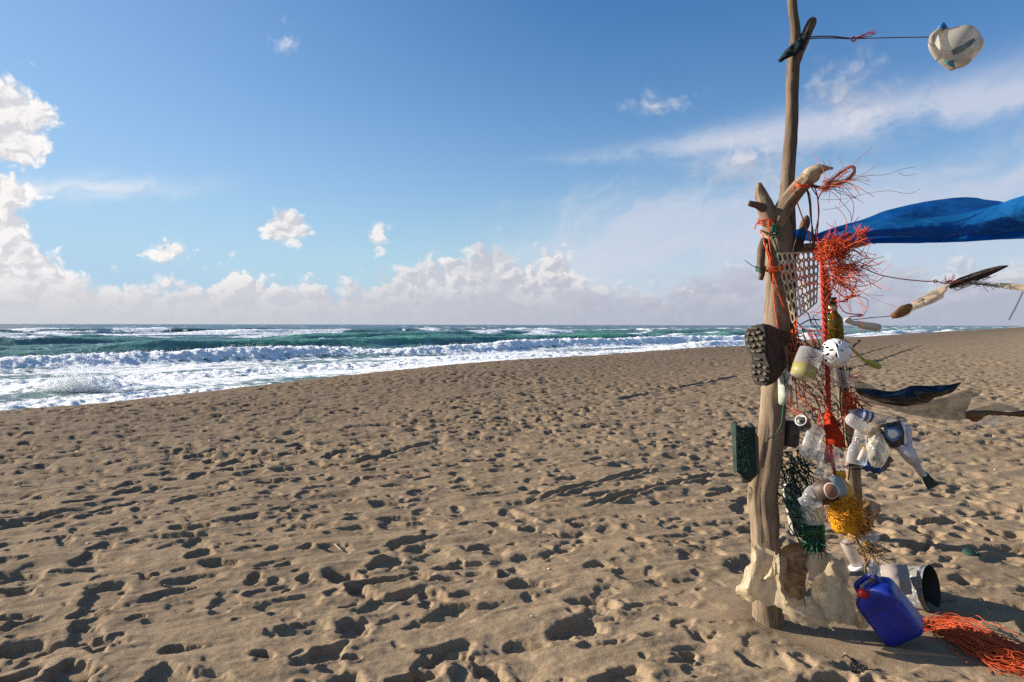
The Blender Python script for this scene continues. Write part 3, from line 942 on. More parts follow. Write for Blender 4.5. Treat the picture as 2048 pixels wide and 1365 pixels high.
def strands(mb, n, start, direc, length, spread, curl, rad=.0012, grav=-.15, sides=4, seg=12, wig=1.0):
    """loose threads leaving a place: start() -> point, wandering as they go"""
    for k in range(n):
        p = Vector(start()); d = (Vector(direc) + Vector((random.gauss(0, 1), random.gauss(0, 1), random.gauss(0, 1))) * spread).normalized()
        L = length * random.uniform(.35, 1.15); st_ = L / seg
        pts = [p.copy()]
        w = Vector((random.gauss(0, 1), random.gauss(0, 1), random.gauss(0, 1))) * curl
        for i in range(seg):
            w = w * .9 + Vector((random.gauss(0, 1), random.gauss(0, 1), random.gauss(0, 1))) * curl * .35 * wig
            d = (d + w * st_ * 14 + Vector((0, 0, grav)) * st_).normalized()
            p = p + d * st_; pts.append(p.copy())
        mb.tube(pts, [rad] * len(pts), sides, cap=False)
def inball(px, py, Y, rpx, rpy, rz):
    def f():
        while True:
            a, b, c = random.uniform(-1, 1), random.uniform(-1, 1), random.uniform(-1, 1)
            if a * a + b * b + c * c < 1: return P(px + a * rpx, py + b * rpy, Y + c * rz)
    return f

# threads blown from the limb end
mb = MB()
strands(mb, 26, inball(1646, 378, YP - .21, 14, 10, .03), (.8, 0, .42), .30, .16, .5, .0013, -.6)
strands(mb, 14, inball(1650, 362, YP - .21, 16, 8, .03), (1, 0, .1), .26, .22, .6, .0013, -.2)
for k in range(16):
    o = random.uniform(-6, 6); q = random.uniform(-5, 5)
    mb.tube(path([(1645 + o, 385 + q, YP - .2), (1665 + o, 358 + q, YP - .2), (1690 + o, 340 + q, YP - .21), (1706 + o * .5, 334 + q * .5, YP - .22), (1708 + o * .5, 346 + q, YP - .22), (1692 + o, 362 + q, YP - .21), (1668 + o, 372 + q, YP - .2)], 26), .0013, 4)
tag(mb.build('orange_thread_tuft', ORANGE_BRIGHT), 'looped tuft of fine orange threads blowing from the pale split end of the limb', 'threads')
mb = MB()
for pts in ([(1700, 360, YP - .1), (1730, 352, YP - .1), (1770, 350, YP - .1), (1800, 340, YP - .1), (1832, 334, YP - .1)],
            [(1640, 400, YP - .1), (1690, 398, YP - .1), (1730, 388, YP - .1), (1780, 382, YP - .1), (1815, 388, YP - .1), (1842, 378, YP - .1)],
            [(1645, 420, YP - .1), (1680, 415, YP - .1), (1700, 400, YP - .1), (1718, 392, YP - .1)],
            [(1795, 345, YP - .1), (1812, 352, YP - .1), (1832, 348, YP - .1)]):
    mb.tube(path(pts, 26), .0010, 4)
tag(mb.build('grey_loose_thread', GREY_T), 'hair-thin grey threads streaming in the wind above the blue tarpaulin', 'thread')

# ---- top: rag, line and milky jug
mb = MB()
mb.sheet([[(1557, 118, YT - .03), (1575, 98, YT - .05), (1598, 78, YT - .05), (1614, 64, YT - .04)],
          [(1559, 122, YT - .04), (1579, 106, YT - .07), (1604, 88, YT - .07), (1616, 70, YT - .05)],
          [(1562, 122, YT - .03), (1582, 114, YT - .05), (1606, 98, YT - .05), (1614, 76, YT - .05)]], 26, 12, .016, 24, 3, ragged=.006)
tag(mb.build('dark_rag', m_flat('dark_teal_rag', (.012, .026, .028), .9, .5, 60, .15, .4), solid=.006), 'dark blue-green rag wedged in the fork at the top of the pole', 'rag')
YJ = YT - .03
mb = MB()
mb.tube(path([(1604, 78, YT - .05), (1625, 74, YT - .04), (1660, 73, YJ), (1700, 77, YJ)], 20), .0033, 6)
mb.tube(path([(1604, 80, YT - .05), (1630, 77, YT - .04), (1665, 76.5, YJ), (1700, 78, YJ)], 20), .0033, 6)
mb.tube(path([(1700, 78, YJ), (1740, 77, YJ), (1790, 75.5, YJ), (1862, 74.5, YJ)], 24), .0026, 6)
line = thing('jug_line', 'taut dark cord with an orange knot running out to the milky jug', 'cord', P(1604, 78, YT - .05))
mb.build('cord', BROWN_T, line)
mb = MB()
for k in range(4): ring(mb, 1707, 78 + k * .6, 4 + random.random(), 4, YJ, .012, .0026)
strands(mb, 12, inball(1712, 77, YJ, 2, 2, .005), (1, 0, .30), .10, .10, .15, .0014, 0)
strands(mb, 14, inball(1742, 68, YJ, 6, 4, .01), (1, 0, .5), .03, .5, .3, .0012, 0)
mb.build('orange_knot', RED, line)
mb = MB()
for k in range(4): ring(mb, 1863, 74 + k * .5, 4, 5, YJ, .012, .0026)
mb.build('handle_knot', RED, line)

jug = thing('milky_jug', 'dirty translucent white jug with blue cap flying from a line', 'jug', P(1912, 138, YJ))
def loft(mb, secs, n=28, p=4.0):
    """rounded-square sections: (centre, axis a, axis b)"""
    V, F, Gr = [], [], []
    for (c, a, b) in secs:
        for k in range(n):
            t = 2 * math.pi * k / n
            ct, st_ = math.cos(t), math.sin(t)
            q = (abs(ct) ** p + abs(st_) ** p) ** (-1 / p)
            V.append(Vector(c) + Vector(a) * ct * q + Vector(b) * st_ * q); Gr.append((ct, st_, len(V) / n))
    for i in range(len(secs) - 1):
        for k in range(n):
            k2 = (k + 1) % n
            F.append((i * n + k, i * n + k2, (i + 1) * n + k2, (i + 1) * n + k))
    F.append(tuple(reversed(range(n)))); F.append(tuple((len(secs) - 1) * n + k for k in range(n)))
    return mb.add(V, F, Gr)
jt = P(1886, 60, YJ); jb = P(1936, 116, YJ + .04)
ax = (jb - jt).normalized(); sd = ax.cross(Vector((0, 1, 0))).normalized(); dp = ax.cross(sd)
L = (jb - jt).length
secs = []
for t, w, sh in [(-.02, .024, 0), (.06, .026, 0), (.12, .045, .01), (.22, .080, .02), (.36, .103, .01), (.55, .108, .0), (.74, .103, .0), (.90, .100, 0), (.98, .092, 0), (1.0, .075, 0)]:
    wob = 1 + .06 * mnoise.noise(Vector((t * 7, 2, 1)))
    secs.append((jt + ax * L * t + sd * sh * -1, sd * w * wob, dp * w * .85))
mbj = MB(); loft(mbj, secs, 32, 3.2)
mbj.v = [tuple(Vector(p) + Vector((mnoise.noise(Vector(p) * 14), mnoise.noise(Vector(p) * 14 + Vector((5, 0, 0))), mnoise.noise(Vector(p) * 14 + Vector((0, 5, 0))))) * .012) for p in mbj.v]
mbj.build('body', MILKY, jug, sub=1)
a, r = ppath([(1882, 60, YJ, 6), (1867, 72, YJ - .01, 6), (1863, 84, YJ - .02, 6), (1866, 98, YJ - .02, 7), (1880, 116, YJ - .01, 9)], 26)
MB().tube(a, r, 12, .06, 5).build('handle', MILKY, jug)
MB().lathe(P(1880, 50, YJ), P(1888, 60, YJ), [(0, .0), (0, .018), (.1, .021), (1, .021), (1, 0)], 20).build('cap', BLUE_CAP, jug)
mb = MB()
mb.sheet([[(1900, 100, YJ - .10), (1920, 92, YJ - .115), (1948, 76, YJ - .09)], [(1906, 112, YJ - .10), (1930, 100, YJ - .115), (1952, 82, YJ - .09)]], 16, 6, .004, 20)
mb.build('label_remnant', m_flat('faded_green_label', (.20, .25, .22), .6, .5, 30), jug, solid=.001)
mb = MB(); mb.sheet([[(1885, 122, YJ - .05), (1898, 122, YJ - .06), (1908, 120, YJ - .05)], [(1890, 128, YJ - .05), (1900, 132, YJ - .06), (1910, 137, YJ - .05)]], 8, 5, .004, 20)
mb.build('torn_label', m_flat('torn_green_label', (.10, .28, .24), .6, .3, 30), jug, solid=.001)

# ---- blue tarpaulin streaming right
YB = YP - .02
mb = MB()
mb.sheet([[(1628, 470, YB), (1680, 452, YB + .02), (1720, 440, YB + .03), (1780, 420, YB + .05), (1850, 404, YB + .03), (1930, 395, YB), (1990, 402, YB - .04), (2060, 412, YB - .1), (2160, 400, YB - .2)],
          [(1628, 476, YB + .03), (1690, 466, YB + .07), (1740, 456, YB + .08), (1800, 446, YB + .10), (1860, 438, YB + .09), (1930, 434, YB + .06), (1990, 436, YB), (2060, 440, YB - .06), (2160, 430, YB - .15)],
          [(1628, 484, YB + .02), (1690, 484, YB + .05), (1740, 486, YB + .06), (1800, 486, YB + .06), (1860, 486, YB + .05), (1930, 484, YB + .02), (1990, 479, YB - .04), (2060, 472, YB - .10), (2160, 466, YB - .2)]], 150, 40, .012, 9, 1, stretch=(.10, 1, 1.6), yaw=-.0005)
mb.sheet([[(1628, 472, YB - .03), (1680, 456, YB - .04), (1720, 446, YB - .05), (1780, 436, YB - .06), (1850, 436, YB - .06), (1930, 426, YB - .08), (1990, 412, YB - .12), (2040, 394, YB - .18), (2160, 370, YB - .28)],
          [(1628, 477, YB - .06), (1690, 468, YB - .10), (1740, 462, YB - .12), (1800, 456, YB - .14), (1860, 452, YB - .15), (1930, 448, YB - .16), (1990, 440, YB - .2), (2040, 430, YB - .24), (2160, 420, YB - .3)],
          [(1628, 482, YB - .04), (1690, 476, YB - .08), (1740, 474, YB - .09), (1800, 472, YB - .10), (1860, 476, YB - .10), (1930, 473, YB - .12), (1990, 468, YB - .16), (2040, 462, YB - .2), (2160, 455, YB - .28)]], 150, 40, .014, 9, 4, stretch=(.10, 1, 1.6), yaw=-.0005)
mb.sheet([[(1640, 478, YB - .02), (1720, 478, YB - .03), (1800, 475, YB - .02), (1900, 472, YB - .03), (2000, 460, YB - .10), (2160, 450, YB - .22)],
          [(1640, 484, YB - .03), (1720, 487, YB - .05), (1800, 487, YB - .04), (1900, 485, YB - .05), (2000, 480, YB - .12), (2160, 474, YB - .24)]], 110, 14, .010, 9, 7, stretch=(.1, 1, 1.6), yaw=-.0005)
tag(mb.build('blue_tarpaulin', TARP, solid=.0012), 'long translucent blue tarpaulin strip streaming from the post in the wind', 'tarpaulin')
tag(MB().sheet([[(1585, 492, YP + .1), (1640, 488, YP + .03), (1700, 488, YP), (1735, 490, YP)], [(1640, 498, YP + .03), (1670, 500, YP), (1700, 496, YP), (1732, 492, YP)]], 26, 6, .008, 14, 5).build('pale_plastic_strip', FILM_BEIGE, solid=.001),
    'pale plastic strip hanging under the start of the blue tarpaulin', 'plastic strip')

# ---- orange net tangle
mb = MB()
YO = YP - .18
for k in range(130):
    p0 = inball(1662, 508, YO, 34, 26, .06)(); pts = [p0]
    d = Vector((random.gauss(0, 1), random.gauss(0, 1), random.gauss(0, .7)))
    for i in range(11):
        d = (d + Vector((random.gauss(0, .9), random.gauss(0, .9), random.gauss(0, .8)))).normalized()
        c = P(1662, 508, YO)
        p0 = p0 + d * .016 + (c - p0) * .07; pts.append(p0)
    mb.tube(pts, .0017, 4, cap=False)
strands(mb, 70, inball(1662, 500, YO, 26, 22, .05), (1, 0, .30), .22, .16, .5, .0016, -.1)
strands(mb, 80, inball(1672, 535, YO, 22, 14, .05), (1, 0, -.12), .20, .18, .6, .0016, -.2)
strands(mb, 40, inball(1655, 490, YO, 24, 16, .05), (.9, 0, .6), .12, .4, .8, .0014, -.1)
strands(mb, 46, inball(1668, 548, YO, 18, 12, .04), (.6, 0, -.7), .26, .3, 1.4, .0016, .5)
strands(mb, 30, inball(1672, 560, YO, 14, 12, .04), (.9, 0, -.5), .34, .25, .9, .0010, .3)
tag(mb.build('orange_net_tangle', ORANGE), 'big frayed tangle of orange fishing net below the blue tarpaulin', 'fishing net')
mb = MB()
for o in range(7):
    mb.tube(path([(1672 + o, 518 + o, YO), (1695, 496 + o * .8, YO - .02), (1716 + o * .5, 478 + o * .6, YO - .03), (1730, 463 + o * .5, YO - .03)], 16), .0024, 5)
strands(mb, 50, inball(1722, 470, YO - .03, 9, 7, .02), (.4, 0, .6), .05, .7, .6, .0014)
tag(mb.build('orange_net_end', ORANGE), 'twisted orange net end with a brush-like tip poking up from the tangle', 'net end')
mb = MB()
for (x0, y0, x1, y1, x2, y2, rr) in [(1665, 560, 1705, 585, 1690, 600, .004), (1668, 555, 1712, 560, 1695, 600, .003), (1660, 570, 1690, 595, 1720, 590, .003), (1672, 600, 1690, 625, 1725, 630, .0028), (1700, 590, 1735, 600, 1728, 630, .0015)]:
    mb.tube(path([(x0, y0, YO), (x1, y1, YO - .02), (x2, y2, YO - .01), ((x0 + x2) / 2, y2 + 4, YO)], 22), rr, 6)
tag(mb.build('orange_loop', RED), 'loose red-orange cord loops dangling under the orange tangle', 'cord')

# ---- perforated beige panel
def perforated():
    mb = MB()
    TL, TR, BR, BL = (1552, 506, YP - .10), (1638, 503, YP - .02), (1634, 606, YP - .03), (1584, 648, YP - .08)
    def S(u, v):
        a = np.array(TL) * (1 - u) + np.array(TR) * u; b = np.array(BL) * (1 - u) + np.array(BR) * u
        q = a * (1 - v) + b * v
        return P(q[0], q[1], q[2] - .05 * math.sin(math.pi * u))
    nu, nv, m = 8, 7, 16
    for i in range(nu):
        for j in range(nv):
            V, F = [], []
            off = .0
            for k in range(m):
                t = 2 * math.pi * (k + .5) / m
                c, s_ = math.cos(t), math.sin(t)
                q = max(abs(c), abs(s_))
                V.append(S((i + .5 + .5 * c / q) / nu, (j + .5 + .5 * s_ / q) / nv))
            for k in range(m):
                t = 2 * math.pi * (k + .5) / m
                V.append(S((i + .5 + .34 * math.cos(t)) / nu, (j + .5 + .37 * math.sin(t)) / nv))
            for k in range(m): F.append((k, (k + 1) % m, m + (k + 1) % m, m + k))
            mb.add(V, F, smooth=False)
    return mb
tag(perforated().build('perforated_crate_side', BEIGE_P, solid=.004), 'curved beige plastic crate side with rows of oval holes hung on the post', 'crate side')

# ---- boot
YS = YP - .17
boot = thing('old_boot', 'worn brown boot tied to the post with its treaded sole facing out', 'boot', P(1517, 770, YS))
so = [(1508, 653), (1518, 650), (1526, 656), (1529, 672), (1529, 690), (1528, 706), (1532, 720), (1537, 735), (1537, 755), (1532, 767), (1522, 771), (1510, 766), (1504, 750), (1504, 730), (1504, 712), (1497, 700), (1491, 686), (1490, 670), (1497, 658)]
so = [tuple(q) for q in cr(so + [so[0]], 60)][:-1]
BS = -.0020
out0 = [P(a, b, YS + (a - 1514) * BS) for a, b in so]
RUB_D = m_flat('shaded_sole_groove', (.045, .038, .032), .9, .4, 40)  # darker copy of the rubber: recess shade between lugs put into the colour
MB().prism(out0, Vector((.022, .024, 0))).build('sole', RUB_D, boot, bevel=.003)
mb = MB()
secs = []
V, F, Gr = [], [], []
cc = sum(out0, Vector()) / len(out0)
for j, (f, dx, dy, dz) in enumerate([(1.0, .022, .025, 0), (1.03, .035, .035, 0), (.98, .07, .05, .004), (.86, .105, .07, .01), (.66, .14, .085, .02)]):
    for p in out0:
        q = cc + (p - cc) * f + Vector((dx, dy, dz))
        q += Vector((mnoise.noise(q * 22), mnoise.noise(q * 22 + Vector((3, 0, 0))), mnoise.noise(q * 22 + Vector((0, 3, 0))))) * .006 * (j > 0)
        V.append(q); Gr.append(tuple(q))
n = len(out0)
for j in range(4):
    for k in range(n): F.append((j * n + k, j * n + (k + 1) % n, (j + 1) * n + (k + 1) % n, (j + 1) * n + k))
F.append(tuple(4 * n + k for k in range(n)))
mb.add(V, F, Gr).build('upper', LEATHER, boot)
MB().sheet([[(1524, 656, YS + .04), (1545, 656, YS + .03), (1562, 660, YS + .06), (1578, 664, YS + .1), (1596, 658, YS + .14)],
            [(1526, 672, YS + .02), (1546, 676, YS + .01), (1562, 678, YS + .05), (1578, 676, YS + .1), (1588, 668, YS + .14)],
            [(1527, 700, YS + .03), (1544, 698, YS + .03), (1558, 696, YS + .06), (1572, 690, YS + .1), (1580, 678, YS + .14)]], 30, 16, .010, 18, 3).build('torn_shaft', LEATHER, boot, solid=.004)
lugs = [(1508, 657, 17, 4.5, .05), (1498, 667, 9, 6, -.7), (1508, 668, 8, 6, .6), (1519, 665, 10, 5, -.4), (1495, 680, 7, 7, .3), (1504, 680, 9, 6, -.6), (1514, 678, 9, 6, .6), (1524, 677, 7, 8, 0), (1499, 692, 9, 6, .6),
        (1509, 692, 9, 6, -.6), (1520, 690, 10, 6, .5), (1507, 702, 11, 5, .3), (1520, 702, 12, 5, -.3), (1509, 732, 8, 8, .5), (1520, 731, 8, 7, -.5), (1531, 735, 8, 7, .4), (1509, 745, 8, 7, -.5), (1520, 744, 8, 7, .6), (1531, 748, 8, 7, -.4),
        (1513, 758, 9, 6, .4), (1526, 760, 11, 6, -.2), (1516, 718, 13, 4, .1)]
for (x, y, w, h, an) in lugs:
    ca, sa = math.cos(an), math.sin(an)
    q = [(-w / 2, -h / 2), (w / 2, -h / 2), (w / 2, h / 2), (-w / 2, h / 2)]
    MB().prism([P(x + a * ca - b * sa, y + a * sa + b * ca, YS + (x + a * ca - b * sa - 1514) * BS + .001) for a, b in q], Vector((-.009, -.008, 0)), .85).build('tread_lug', RUBBER, boot)

# ------------------------------------------------------------------ bottles, cans and other flotsam hung in the net
def bottle_prof(neck=.36, shoulder=.62, base=.05, r=1.0, ribs=0):
    pr = [(0, 0), (0, .78 * r), (base, r)]
    if ribs:
        for k in range(ribs * 2 + 1):
            t = base + .04 + (shoulder - base - .06) * k / (ribs * 2)
            pr.append((t, r * (.93 if k % 2 else 1.0)))
    pr += [(shoulder, r), (shoulder + (1 - shoulder) * .3, r * .86), (shoulder + (1 - shoulder) * .58, r * (neck + .12)), (shoulder + (1 - shoulder) * .7, r * neck), (1, r * neck)]
    return pr
def scaled(pr, R): return [(t, r * R) for t, r in pr]

def bottle(name, label, cat, p0, p1, rpx, material, prof, rough=.03, cap=None, capm=None, group=None, seed=1, squash=1.0, sides=24):
    """p0 base, p1 mouth as (px, py, Y)"""
    a, b = P(*p0), P(*p1); R = px2m(rpx, (p0[2] + p1[2]) / 2)
    t = thing(name, label, cat, Vector(((a.x + b.x) / 2, (a.y + b.y) / 2, min(a.z, b.z) - R * .3)), group)
    MB().lathe(a, b, scaled(prof, R), sides, rough, seed, squash, ref=(0, -1, .1)).build('body', material, t)
    if cap:
        d = (b - a).normalized(); cr_ = prof[-1][1] * R * 1.18
        MB().lathe(b - d * cap * .5, b + d * cap * .6, [(0, cr_), (.9, cr_), (1, cr_ * .9), (1, 0)], 18).build('cap', capm, t)
    return t

YQ = YP - .12                                      # the hung things swing clear of the post on its landward side
YR = YQ - .12
YF = YO - .17
# olive glass bottle
b = bottle('olive_glass_bottle', 'upright olive-brown glass bottle with a dark neck, hung on the red rope', 'bottle', (1671, 680, YQ - .02), (1665, 596, YQ - .02), 16.5, OLIVE_G,
           [(0, 0), (0, .85), (.04, 1), (.46, 1), (.54, .88), (.62, .55), (.68, .43), (.92, .40), (1, .44)], 0)
MB().lathe(P(1666, 608, YQ - .02), P(1665, 595, YQ - .02), [(0, .021), (1, .020), (1, 0)], 18).build('neck_foil', m_flat('black_neck_foil', (.015, .012, .01), .4), b)
mb = MB()
for k in range(3): ring(mb, 1666, 612 + k * 2, 9, 2, YQ - .02, .024, .003)
mb.build('neck_string', PAPER, b)

# white perforated ball
def basket():
    t = thing('perforated_white_ball', 'white plastic half ball with oval slots hung on the red rope', 'plastic ball', P(1671, 735, YQ - .12))
    c = P(1671, 707, YQ - .12); R = px2m(28, YQ)
    f = Vector((-.30, -.92, .25)).normalized(); u = f.orthogonal().normalized(); u = (Vector((.55, .0, .83)) - f * f.dot(Vector((.55, 0, .83)))).normalized(); w = f.cross(u)
    holes = []
    for k in range(8):
        a = k * .785 + .2
        if k in (1, 5): continue
        holes.append((.62 * math.cos(a), .62 * math.sin(a), a))
    for k in range(4):
        a = k * 1.57 + .5; holes.append((.32 * math.cos(a), .32 * math.sin(a), a))
    for k in range(9):
        a = k * .698 + .1; holes.append((.88 * math.cos(a), .88 * math.sin(a), a))
    nr, ns = 64, 150
    V, F, ok = [], [], []
    for i in range(nr):
        th = .001 + 1.9 * i / (nr - 1)
        for k in range(ns):
            a = 2 * math.pi * k / ns
            V.append(c + (f * math.cos(th) + (u * math.cos(a) + w * math.sin(a)) * math.sin(th)) * R)
    for i in range(nr - 1):
        th = .001 + 1.9 * (i + .5) / (nr - 1)
        for k in range(ns):
            a = 2 * math.pi * (k + .5) / ns
            x, y = math.sin(th) * math.cos(a), math.sin(th) * math.sin(a)
            if math.cos(th) < 0: x, y = 9, 9
            hit = False
            for (hx, hy, ha) in holes:
                dx, dy = x - hx, y - hy
                rr = math.hypot(hx, hy); sq = max(.35, math.sqrt(max(0, 1 - rr * rr)))
                p, q = (dx * math.cos(ha) + dy * math.sin(ha)) / (.17 * sq), (-dx * math.sin(ha) + dy * math.cos(ha)) / .085
                if p * p + q * q < 1: hit = True; break
            if not hit: F.append((i * ns + k, i * ns + (k + 1) % ns, (i + 1) * ns + (k + 1) % ns, (i + 1) * ns + k))
    MB().add(V, F).build('shell', WHITE_P, t, solid=.003)
    pts = []
    for k in range(40):
        q = (k / 39 - .5) * 2.2
        d = (f * math.cos(q) + (u * .35 + w * .94).normalized() * math.sin(q) + u * .22 * math.sin(q * 2.6)).normalized()
        pts.append(c + d * (R + .002))
    MB().tube(pts, .0035, 8).build('raised_band', WHITE_P, t)
    return t
basket()

# jar of yellowish liquid
j = bottle('tilted_jar', 'tilted clear jar half full of yellowish liquid', 'jar', (1603, 757, YQ - .15), (1622, 702, YQ - .12), 24, CLEAR_W, [(0, 0), (0, .8), (.05, .95), (.2, 1), (.9, 1.02), (1, 1.0)], .02)
MB().lathe(P(1603.5, 755, YQ - .15), P(1611, 733, YQ - .14), [(0, 0), (0, .048), (.1, .058), (1, .062), (1, 0)], 24).build('liquid', LIQUID, j)
mb = MB(); ring(mb, 1622, 704, 26, 10, YQ - .12, .05, .003, 2, 3); mb.build('rim_twine', GREEN_DK, j)

bottle('ribbed_water_bottle', 'clear ribbed plastic bottle lying tilted under the white ball', 'bottle', (1702, 764, YQ - .03), (1632, 738, YQ + .0), 15, CLEAR, bottle_prof(.42, .74, .05, 1.0, 5), .04)
bottle('pale_green_bottle', 'slim pale bottle with green print hanging against the post', 'bottle', (1571, 810, YP - .10), (1569, 738, YP - .10), 13, CLEAR_W, bottle_prof(.4, .82, .04), .02)
MB().lathe(P(1571, 806, YP - .10), P(1570.4, 770, YP - .10), [(0, px2m(13.4, YP)), (1, px2m(13.4, YP))], 22).build('printed_sleeve', m_flat('pale_green_print', (.50, .56, .46), .5, .5, 22, .3, 0, (.12, .30, .16)), bpy.data.objects['pale_green_bottle'])
mb = MB(); ring(mb, 1569, 736, 7, 6, YP - .1, .02, .002, 1); mb.tube(path([(1561, 748, YP - .11), (1560, 740, YP - .11), (1567, 733, YP - .11)], 10), .002, 5)
mb.build('hook', SILVER, bpy.data.objects['pale_green_bottle'])

# lime plastic spoon / swab
sp = thing('lime_plastic_ladle', 'translucent lime plastic ladle sticking out behind the white ball', 'ladle', P(1755, 735, YR))
a, r = ppath([(1700, 695, YR + .0, 2.5), (1715, 708, YR, 3.2), (1728, 720, YR, 3.5), (1736, 724, YR, 6), (1746, 728, YR, 9), (1758, 734, YR, 7), (1763, 736, YR, 2)], 26)
MB().tube(a, r, 12, .05, 2, squash=.6).build('blade', LIME, sp)
a, r = ppath([(1706, 694, YR - .01, 2.2), (1712, 688, YR - .01, 2.2), (1720, 681, YR - .01, 2.4)], 10)
tag(MB().tube(a, r, 8, .2, 1).build('charred_stick', WOOD_DARK), 'little charred stick poking up beside the lime ladle', 'stick')
tag(MB().sheet([[(1572, 680, YP - .0), (1590, 684, YP), (1606, 690, YP + .01)], [(1574, 698, YP - .02), (1590, 704, YP - .02), (1604, 703, YP)]], 14, 8, .01, 20, 2).build('dark_green_scrap', GREEN_DK, solid=.004),
    'dark green scrap of matting behind the boot shaft', 'scrap')

# cork-like bags on the string above the sand horizon
pg = thing('knotted_paper_twist', 'beige crumpled paper twist tied beside the olive bottle', 'paper twist', P(1730, 660, YR))
a, r = ppath([(1688, 642, YR, 3), (1696, 640, YR, 7), (1704, 646, YR, 5), (1715, 648, YR, 6), (1735, 652, YR, 8), (1752, 655, YR, 8.5), (1760, 655, YR, 7)], 30)
MB().tube(a, r, 14, .3, 6, True, .2, .7).build('twist', PAPER, pg)
tag(MB().tube(path([(1680, 645, YQ - .02), (1700, 641, YQ - .02), (1740, 636, YQ - .12), (1790, 632, YF)], 20), .0022, 5).build('dark_line', BLACK), 'thin dark line running from the olive bottle to the feather bundle', 'line')
mb = MB(); mb.tube(path([(1722, 535, YO), (1760, 550, YO), (1800, 558, YO), (1850, 563, YO - .12), (1872, 563, YO - .15), (1890, 568, YO - .17)], 36), .0026, 6)
for k in range(4): ring(mb, 1871, 563, 3.5, 3, YO - .15, .01, .002)
strands(mb, 24, inball(1893, 566, YO - .17, 12, 5, .015), (.9, 0, .25), .06, .4, .5, .0013)
tag(mb.build('feather_line', RED), 'red cord running from the orange tangle out to the feather', 'cord')

fe = thing('dark_feather', 'long dark brown feather blown out on the red cord', 'feather', P(1895, 575, YF))
MB().sheet([[(1896, 570, YF), (1920, 556, YF), (1960, 542, YF), (1995, 533, YF), (2016, 531, YF)],
            [(1897, 574, YF - .01), (1925, 563, YF - .012), (1962, 549, YF - .012), (1994, 539, YF - .01), (2016, 532, YF)],
            [(1900, 578, YF), (1930, 572, YF), (1952, 563, YF), (1985, 549, YF), (2016, 533, YF)]], 40, 8, .003, 40, 1, yaw=-.0008).build('vane', FEATHER_D, fe, solid=.0015)
MB().tube(path([(1880, 580, YF - .012), (1920, 561, YF - .014), (1970, 545, YF - .014), (2015, 532, YF)], 26), [.0028 - .0022 * i / 25 for i in range(26)], 6).build('quill', FEATHER_L, fe)
mb = MB()
for k in range(60):
    q = random.random(); x = 1900 + 75 * q; y = 577 - 25 * q
    mb.tube([P(x, y, YF), P(x + 10, y + 5 - 3 * q, YF), P(x + 20, y + 3 - 5 * q, YF)], .0012, 4)
mb.build('barbs', FEATHER_L, fe)
rg = thing('brown_stained_bag', 'beige bag with a brown stained knot, blown out below the feather', 'bag', P(1800, 640, YF))
MB().sheet([[(1783, 636, YF), (1800, 618, YF - .01), (1822, 606, YF - .02), (1855, 588, YF - .02), (1884, 574, YF - .01), (1900, 568, YF)],
            [(1787, 638, YF - .03), (1806, 628, YF - .05), (1828, 615, YF - .04), (1860, 600, YF - .04), (1884, 588, YF - .03), (1896, 576, YF)],
            [(1790, 639, YF), (1815, 632, YF - .01), (1826, 622, YF - .02), (1855, 611, YF - .02), (1885, 597, YF - .01), (1890, 585, YF)]], 44, 14, .010, 16, 6, yaw=-.0014).build('film', FILM_TAN, rg)
a, r = ppath([(1784, 634, YF - .03, 5), (1794, 629, YF - .05, 8), (1804, 623, YF - .05, 10), (1814, 618, YF - .05, 9), (1822, 612, YF - .04, 5)], 18)
MB().tube(a, r, 14, .25, 3, True, .2, .7).build('stained_knot', BROWN_BAG, rg)
mb = MB(); mb.tube(path([(1838, 604, YF - .04), (1870, 588, YF - .04), (1884, 582, YF - .04), (1887, 586, YF - .04), (1882, 592, YF - .04)], 16), .0028, 5); mb.build('dark_edge', BROWN_T, rg)

pr_ = thing('pale_husk_streamer', 'pale dry husk-like strip streaming to the right behind the feather', 'strip', P(2000, 585, YF))
MB().sheet([[(1925, 565, YF), (1955, 567, YF), (1980, 569, YF), (2005, 566, YF - .02), (2050, 569, YF - .04), (2110, 572, YF - .06)],
            [(1930, 567, YF), (1955, 570, YF), (1985, 573, YF), (2008, 578, YF - .03), (2050, 583, YF - .05), (2110, 588, YF - .07)]], 36, 8, .007, 18, 4, yaw=-.001).build('husk', FILM_BEIGE, pr_)
MB().tube(path([(2046, 584, YF - .04), (2034, 610, YF - .04), (2018, 640, YF - .04)], 10), .0045, 8).build('white_quill', WHITE_P, pr_)
mb = MB(); strands(mb, 26, inball(1965, 568, YF, 22, 3, .01), (1, 0, -.1), .06, .3, .4, .0012)
mb.tube(path([(1915, 564, YF), (1950, 568, YF), (2000, 573, YF)], 14), .0022, 5)
mb.build('fibres', BROWN_T, pr_)

